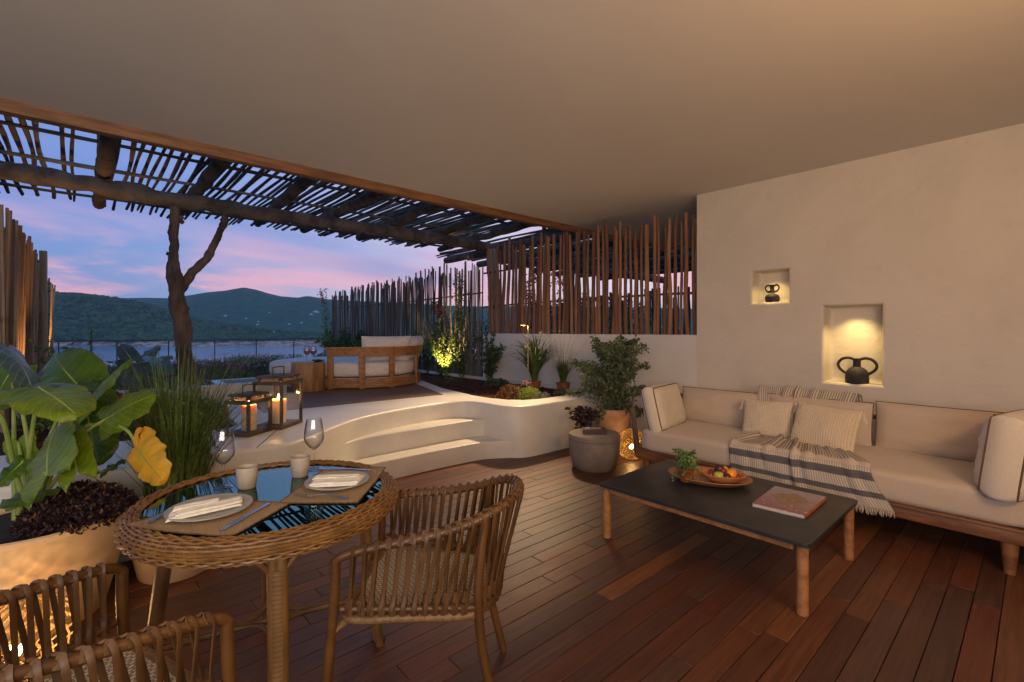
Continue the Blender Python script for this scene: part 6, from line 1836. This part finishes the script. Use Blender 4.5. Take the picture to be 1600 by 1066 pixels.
# ================================================================== DAYBED
dc = Vector((3.22, 7.40, ZP)); ax = RT.copy(); ay = Vector((FW.x, FW.y, 0))
db = thing('daybed', 'curved wooden daybed with thick white mattress on the raised deck', 'daybed', dc)
def sup(a, rx, ry, e=2.6, cx=0.0, cy=0.0):
    c, s = cos(a), sin(a); x = abs(c) ** (2 / e) * (1 if c > 0 else -1) * rx + cx; y = abs(s) ** (2 / e) * (1 if s > 0 else -1) * ry + cy
    return ax * x + ay * y
def ring_solid(rx, ry, z0, z1, r, e=2.6, cx=0, n=72, crown=0.0):
    mb = MB(); rings = []
    for k in range(5): a = k / 4 * pi / 2; rings.append((r * (1 - sin(a)), z0 + r * (1 - cos(a))))
    for k in range(6): a = k / 5 * pi / 2; rings.append((r * (1 - cos(a)), z1 - r + r * sin(a)))
    for f in (.75, .5, .25): rings.append((rx * (1 - f), z1 + crown * (1 - f)))
    for off, z in rings:
        for i in range(n):
            f = 1 - off / rx; p = sup(2 * pi * i / n, rx * f, ry * f, e, cx); mb.v.append((p.x, p.y, z))
    for k in range(len(rings) - 1):
        for i in range(n):
            j = (i + 1) % n; mb.f.append((k * n + i, k * n + j, (k + 1) * n + j, (k + 1) * n + i))
    mb.f.append(tuple(range(n - 1, -1, -1))); t = (len(rings) - 1) * n; mb.f.append(tuple(range(t, t + n))); return mb
CX = -.09
obj('mattress', ring_solid(1.10, .90, .165, .375, .07, cx=CX, crown=.012), mat('daybed_canvas', lin(232, 222, 212), lin(220, 208, 198), .9, 40, 3, .0006, 200), db, angle=60)
obj('plinth', ring_solid(1.02, .84, .012, .15, .008, cx=CX), mat('plinth_canvas', lin(206, 192, 178), None, .9), db, angle=40)
# wooden shell: base boards, posts and broad bent backrest boards round the near right side
def arc(a0, a1, rx, ry, z0, z1, th, n=30, tilt=0):
    mb = MB()
    for i in range(n + 1):
        a = a0 + (a1 - a0) * i / n
        for off, z in ((0, z0), (th, z0), (th + tilt, z1), (tilt, z1)):
            p = sup(a, rx + off, ry + off, 2.6, CX); mb.v.append((p.x, p.y, z))
    for i in range(n):
        for k in range(4): mb.f.append((i * 4 + k, i * 4 + (k + 1) % 4, i * 4 + 4 + (k + 1) % 4, i * 4 + 4 + k))
    mb.f.append((3, 2, 1, 0)); e = n * 4; mb.f.append((e, e + 1, e + 2, e + 3)); return mb
AS = [radians(x) for x in (-88, -69, -43, -4, 40)]
for k in range(4): obj('base_board', arc(AS[k] + .015, AS[k + 1] - .015, 1.115, .915, .02, .145, .03, tilt=0), M_teak, db, smooth=False)
for k in range(2): obj('back_board', arc(AS[0 + 2 * k] - (.02 if k == 0 else -.01), AS[2 + 2 * k], 1.135, .935, .465, .60, .035, tilt=.02), M_teak, db, smooth=False)
for k, a in enumerate(AS):
    p0 = sup(a, 1.13, .93, 2.6, CX); p1 = sup(a, 1.15, .95, 2.6, CX)
    an = atan2(p0.y, p0.x)
    obj('post', MB().box(((p0.x + p1.x) / 2, (p0.y + p1.y) / 2, .24 if k < 4 else .24), (.035, .085, .47), rz=an), M_teak, db, bevel=.006)
for k, (cx, cy, w, yaw, lb) in enumerate(((.62, -.36, .74, 26, 'long'), (.88, .08, .58, 76, 'short'))):
    b, s = pillow(w, .40, .26, k + 11, pinch=.03); loc = ax * cx + ay * cy
    Mx = Matrix.Translation(Vector((loc.x, loc.y, .37))) @ Matrix.Rotation(atan2(RT.y, RT.x) + radians(yaw), 4, 'Z') @ Matrix.Rotation(radians(14), 4, 'X')
    obj('back_cushion', oz(b, Mx), MATS['daybed_canvas'], db, angle=80)
# log side table with two glasses of rose and a small dish
lt = Vector((2.33, 6.82, ZP + .003))
lg = thing('log_table', 'short round log used as side table beside the daybed', 'side table', lt)
obj('log', roughen(MB().lathe([(0, 0), (.215, 0), (.220, .01), (.216, .12), (.219, .26), (.216, .385), (.210, .392), (0, .392)], 40), .006, 6), mat('log_wood', lin(176, 134, 88), lin(134, 96, 58), .6, 5, 6, .002, 16, stretch=(3, 3, .5)), lg)
wineglass((2.285, 6.745), ZP + .398, .92, 'left of the two glasses of rose wine on the log table', True)
wineglass((2.355, 6.70), ZP + .398, .92, 'right of the two glasses of rose wine on the log table', True)
ds = thing('dish', 'small dark dish of snacks on the log table beside the wine', 'dish', (2.44, 6.76, ZP + .398))
obj('bowl', MB().lathe([(0, 0), (.03, 0), (.085, .018), (.088, .024), (.08, .022), (.03, .008), (0, .008)], 28), M_black, ds)
mb = MB()
for k in range(16): a = U(0, 6.28); mb.ball((cos(a) * U(0, .05), sin(a) * U(0, .05), .026), .010, 7, 5)
obj('snacks', mb, mat('olives', (.14, .15, .04), (.08, .07, .03), .4), ds, kind='stuff')

# ================================================================== LANTERNS
def lantern(loc, e1, w, dpt, hgt, lab, power):
    e1 = Vector((e1[0], e1[1], 0)).normalized(); e2 = Vector((-e1.y, e1.x, 0)); rz = atan2(e1.y, e1.x)
    c = Vector(loc) + e1 * w / 2 + e2 * dpt / 2
    root = thing('lantern', lab, 'lantern', c, rz); b = .012
    hx, hy = w / 2, dpt / 2
    bx = lambda n, *a: obj(n, MB().bx(*a), M_lant, root, bevel=.002)
    bx('base', -hx, hx, -hy, hy, 0, .028)
    for sx in (-1, 1):
        for sy in (-1, 1):
            x0 = sx * hx - (b * 2 if sx > 0 else 0); y0 = sy * hy - (b * 2 if sy > 0 else 0)
            bx('post', min(x0, x0 + b * 2) + .001, max(x0, x0 + b * 2) - .001, y0 + .001, y0 + b * 2 - .001, .0285, hgt - .029)
    obj('top_frame', MB().bx(-hx, hx, -hy, -hy + .024, hgt - .028, hgt).bx(-hx, hx, hy - .024, hy, hgt - .028, hgt).bx(-hx, -hx + .024, -hy + .0245, hy - .0245, hgt - .028, hgt).bx(hx - .024, hx, -hy + .0245, hy - .0245, hgt - .028, hgt), M_lant, root, kind='stuff')
    for sx in (-1, 1):
        for sy in (-1, 1): bx('spacer', sx * (hx - .05) - .012, sx * (hx - .05) + .012, sy * (hy - .04) - .012, sy * (hy - .04) + .012, hgt + .0005, hgt + .028)
    bx('roof', -hx + .015, hx - .015, -hy + .015, hy - .015, hgt + .0285, hgt + .046)
    hh = w * .25
    obj('handle', MB().tube([(-hh, 0, hgt + .045), (-hh, 0, hgt + .115), (hh, 0, hgt + .115), (hh, 0, hgt + .045)], .0045, 8), M_black, root)
    for (x0, x1, y0, y1) in ((-hx + .03, hx - .03, -hy + .010, -hy + .012), (-hx + .03, hx - .03, hy - .012, hy - .010), (-hx + .010, -hx + .012, -hy + .03, hy - .03), (hx - .012, hx - .010, -hy + .03, hy - .03)):
        obj('pane', MB().bx(x0, x1, y0, y1, .029, hgt - .0285), M_pane, root)
    ch_ = .205; cr_ = .062 if w > .3 else .056
    cd = thing('candle', 'thick burning cream candle inside ' + lab.split(' with')[0].replace('dark wooden lantern', 'the lantern'), 'candle', c + Vector((0, 0, .0285)))
    obj('wax', MB().lathe([(0, 0), (cr_, 0), (cr_, ch_ - .006), (cr_ * .93, ch_), (cr_ * .8, ch_ - .004), (cr_ * .5, ch_ - .016), (0, ch_ - .018)], 36), M_wax, cd)
    obj('wick', MB().tube([(0, 0, ch_ - .02), (.001, 0, ch_ + .004)], .0014, 6), M_black, cd)
    obj('flame', MB().lathe([(0, ch_ - .004), (.007, ch_ + .006), (.0085, ch_ + .016), (.005, ch_ + .034), (0, ch_ + .050)], 14), M_flame, cd)
    point('candle_light', c + Vector((0, 0, .0285 + ch_ + .02)), power, (1.0, .50, .16), .012, cd)
    # glow inside the wax
    return root
lantern((1.235, 4.245, ZP), (.72, .69), .34, .26, .40, 'tall dark wooden lantern with a burning candle, larger of the two', 9)
lantern((.955, 4.12, ZP), (.80, .60), .27, .22, .28, 'low dark wooden lantern with a candle, left of the tall lantern', 5)

# ================================================================== LEFT BEDS
bl = Vector((.30, 5.15, zb))
be = thing('elephant_ear', 'blue black elephant ear rising from the left bed before the sea', 'plant', bl)
BL = [((216, 566, 4.5), (262, 572, 4.2), .22, (0, -.75, .8)), ((206, 563, 4.5), (186, 534, 4.6), .17, (.5, -.9, .3)), ((232, 566, 4.4), (268, 552, 4.6), .20, (-.1, -.8, .7)),
      ((204, 576, 4.4), (190, 606, 4.3), .18, (-.3, -.9, .2)), ((224, 582, 4.3), (212, 612, 4.2), .21, (.1, -1, .1)), ((226, 560, 4.6), (244, 536, 4.8), .18, (0, -.9, .5)), ((240, 590, 4.3), (272, 604, 4.2), .11, (0, -.8, .7)), ((200, 570, 4.5), (182, 566, 4.4), .12, (.1, -.9, .5))]
for i, (b, t, w, n) in enumerate(BL):
    nn = RT * n[0] + Vector((FW.x, FW.y, 0)) * n[1] + Vector((0, 0, n[2]))
    big_leaf(at(*b), at(*t), w, nn, B_blue, be, .12, .2, seed=i); stalk(be, bl + Vector((U(-.05, .05), U(-.05, .05), 0)), at(*b), .009, .5, M_stem)
CL = [  # name, label, loc, rx, ry, h, mat, n, L, W, flowers
    ('lavender', 'grey green lavender bush at the foot of the forked trunk', (.72, 6.05, zb), .36, .28, .30, L_grey, 1700, .045, .010, (L_viol, 40, .02, .06)),
    ('low_shrub', 'dark low shrub between trunk and small lantern', (.85, 5.55, zb), .26, .24, .22, L_dark, 900, .04, .018, (L_white, 30, .018, .03)),
    ('low_shrub', 'dark shrub at the front of the left bed behind the tall grass', (.62, 5.05, zb), .22, .20, .18, L_dark, 700, .04, .02, (L_white, 26, .018, .03)),
    ('low_shrub', 'dark green shrub behind the yellow leaf', (.22, 5.6, zb), .28, .28, .26, L_dark, 900, .05, .024, (L_viol, 20, .02, .03)),
    ('begonia', 'red flowering plant behind the elephant ear leaves', (.15, 6.35, zb), .22, .16, .24, L_green, 500, .04, .024, (L_red, 70, .03, .05)),
    ('low_shrub', 'leafy plant at the far left of the left bed', (-.18, 5.9, zb), .26, .30, .35, L_green, 800, .055, .03, None),
    ('silver_bush', 'silver green bush right of the red flowers', (.42, 6.4, zb), .20, .14, .22, L_grey, 600, .035, .014, None)]
for n_, lab, loc, rx, ry, h, m, n, l, w, fl in CL: clump(n_, lab, loc, rx, ry, h, m, n, l, w, fl)
tp = onz(215, 672, zb + .02)
pr = thing('flower_pot', 'reddish brown flower pot half hidden in the left bed', 'pot', (.42, 5.3, zb)); pot(pr, .085, .11, .17, M_terr, .010)
# seaside border beyond the parapet
BD = [(-.10, 7.6, .40, .40, .45, L_dark, None), (.45, 7.5, .34, .3, .35, L_grey, (L_white, 40, .02, .05)), (1.05, 7.8, .36, .34, .38, L_green, (L_white, 30, .02, .05)), (.2, 9.0, .5, .5, .45, L_green, None),
      (1.1, 9.3, .5, .5, .42, L_grey, (L_mag, 50, .025, .10)), (1.9, 10.0, .50, .45, .50, L_green, (L_mag, 90, .025, .14)), (2.65, 10.4, .50, .5, .48, L_dark, (L_pink, 60, .022, .12)), (3.3, 10.6, .5, .5, .46, L_lime, (L_white, 30, .022, .10)),
      (4.0, 11.0, .50, .5, .50, L_green, None), (.3, 11.5, .7, .6, .45, L_grey, (L_mag, 40, .03, .12)), (1.5, 12.0, .7, .6, .5, L_dark, (L_mag, 60, .03, .15)), (2.7, 12.4, .7, .6, .5, L_green, (L_pink, 40, .03, .12)), (3.8, 12.8, .7, .6, .5, L_dark, None),
      (.5, 13.6, .7, .5, .4, L_green, None), (2.0, 13.8, .8, .4, .4, L_grey, None), (3.4, 13.9, .8, .4, .42, L_green, None), (4.6, 12.0, .4, .7, .6, L_dark, None)]
wd_ = ['dark round bush just beyond the parapet at the far left', 'pale bush beyond the parapet left of the forked trunk', 'green bush with white specks beyond the parapet by the trunk', 'green bush in the second row left of the trunk',
       'grey bush with magenta spikes in the second row by the trunk', 'green bush with many magenta flowers right of the trunk', 'dark bush with pink flowers left of the daybed', 'yellow green bush just left of the daybed mattress',
       'green bush behind the log table', 'grey bush with magenta spikes near the railing at the left', 'dark flowering bush near the middle of the railing', 'green bush with pink flowers near the railing behind the daybed', 'dark bush near the railing at the grey fence',
       'low green bush at the foot of the railing on the left', 'low grey bush at the foot of the railing in the middle', 'low green bush at the foot of the railing on the right', 'dark bush at the far corner of railing and fence']
for k, (x, y, rx, ry, h, m, fl) in enumerate(BD): clump('garden_bush', wd_[k], (x, y, ZP - .06), rx, ry, h * (.30 if (y > 8.5 and x < 1.6) else (.42 if x < 2.2 else .58)), m, 1100, .055, .020, fl, cat='bush')
# upright flower spikes against the sea
mb = MB()
for k in range(80):
    x = U(.6, 4.2); y = U(9.6, 13.8); h = U(.12, .32); a = U(-.1, .1)
    mb.tube([(x, y, ZP), (x + a * h, y, ZP + h)], .0035, 4, caps=False)
    for j in range(7): leaf(mb, Vector((x + a * h, y, ZP + h - j * .03)), rdir(.3), rdir(), .03, .014)
solo('tall_grass', mb, L_grey, None, None, kind='stuff', smooth=False)
ag = thing('agave_spike', 'tall thin flower spike standing left of the blue black leaves', 'plant', at(142, 600, 7.0))
obj('spike', MB().tube([(0, 0, -.35), (0, 0, .5), (.01, 0, .85)], [.012, .010, .006], 7), M_stem, ag)
mb = MB()
for j in range(26): leaf(mb, Vector((0, 0, .45 + j * .016)), rdir(), rdir(), .045, .02)
obj('seed_heads', mb, L_rust, ag, kind='stuff', smooth=False)
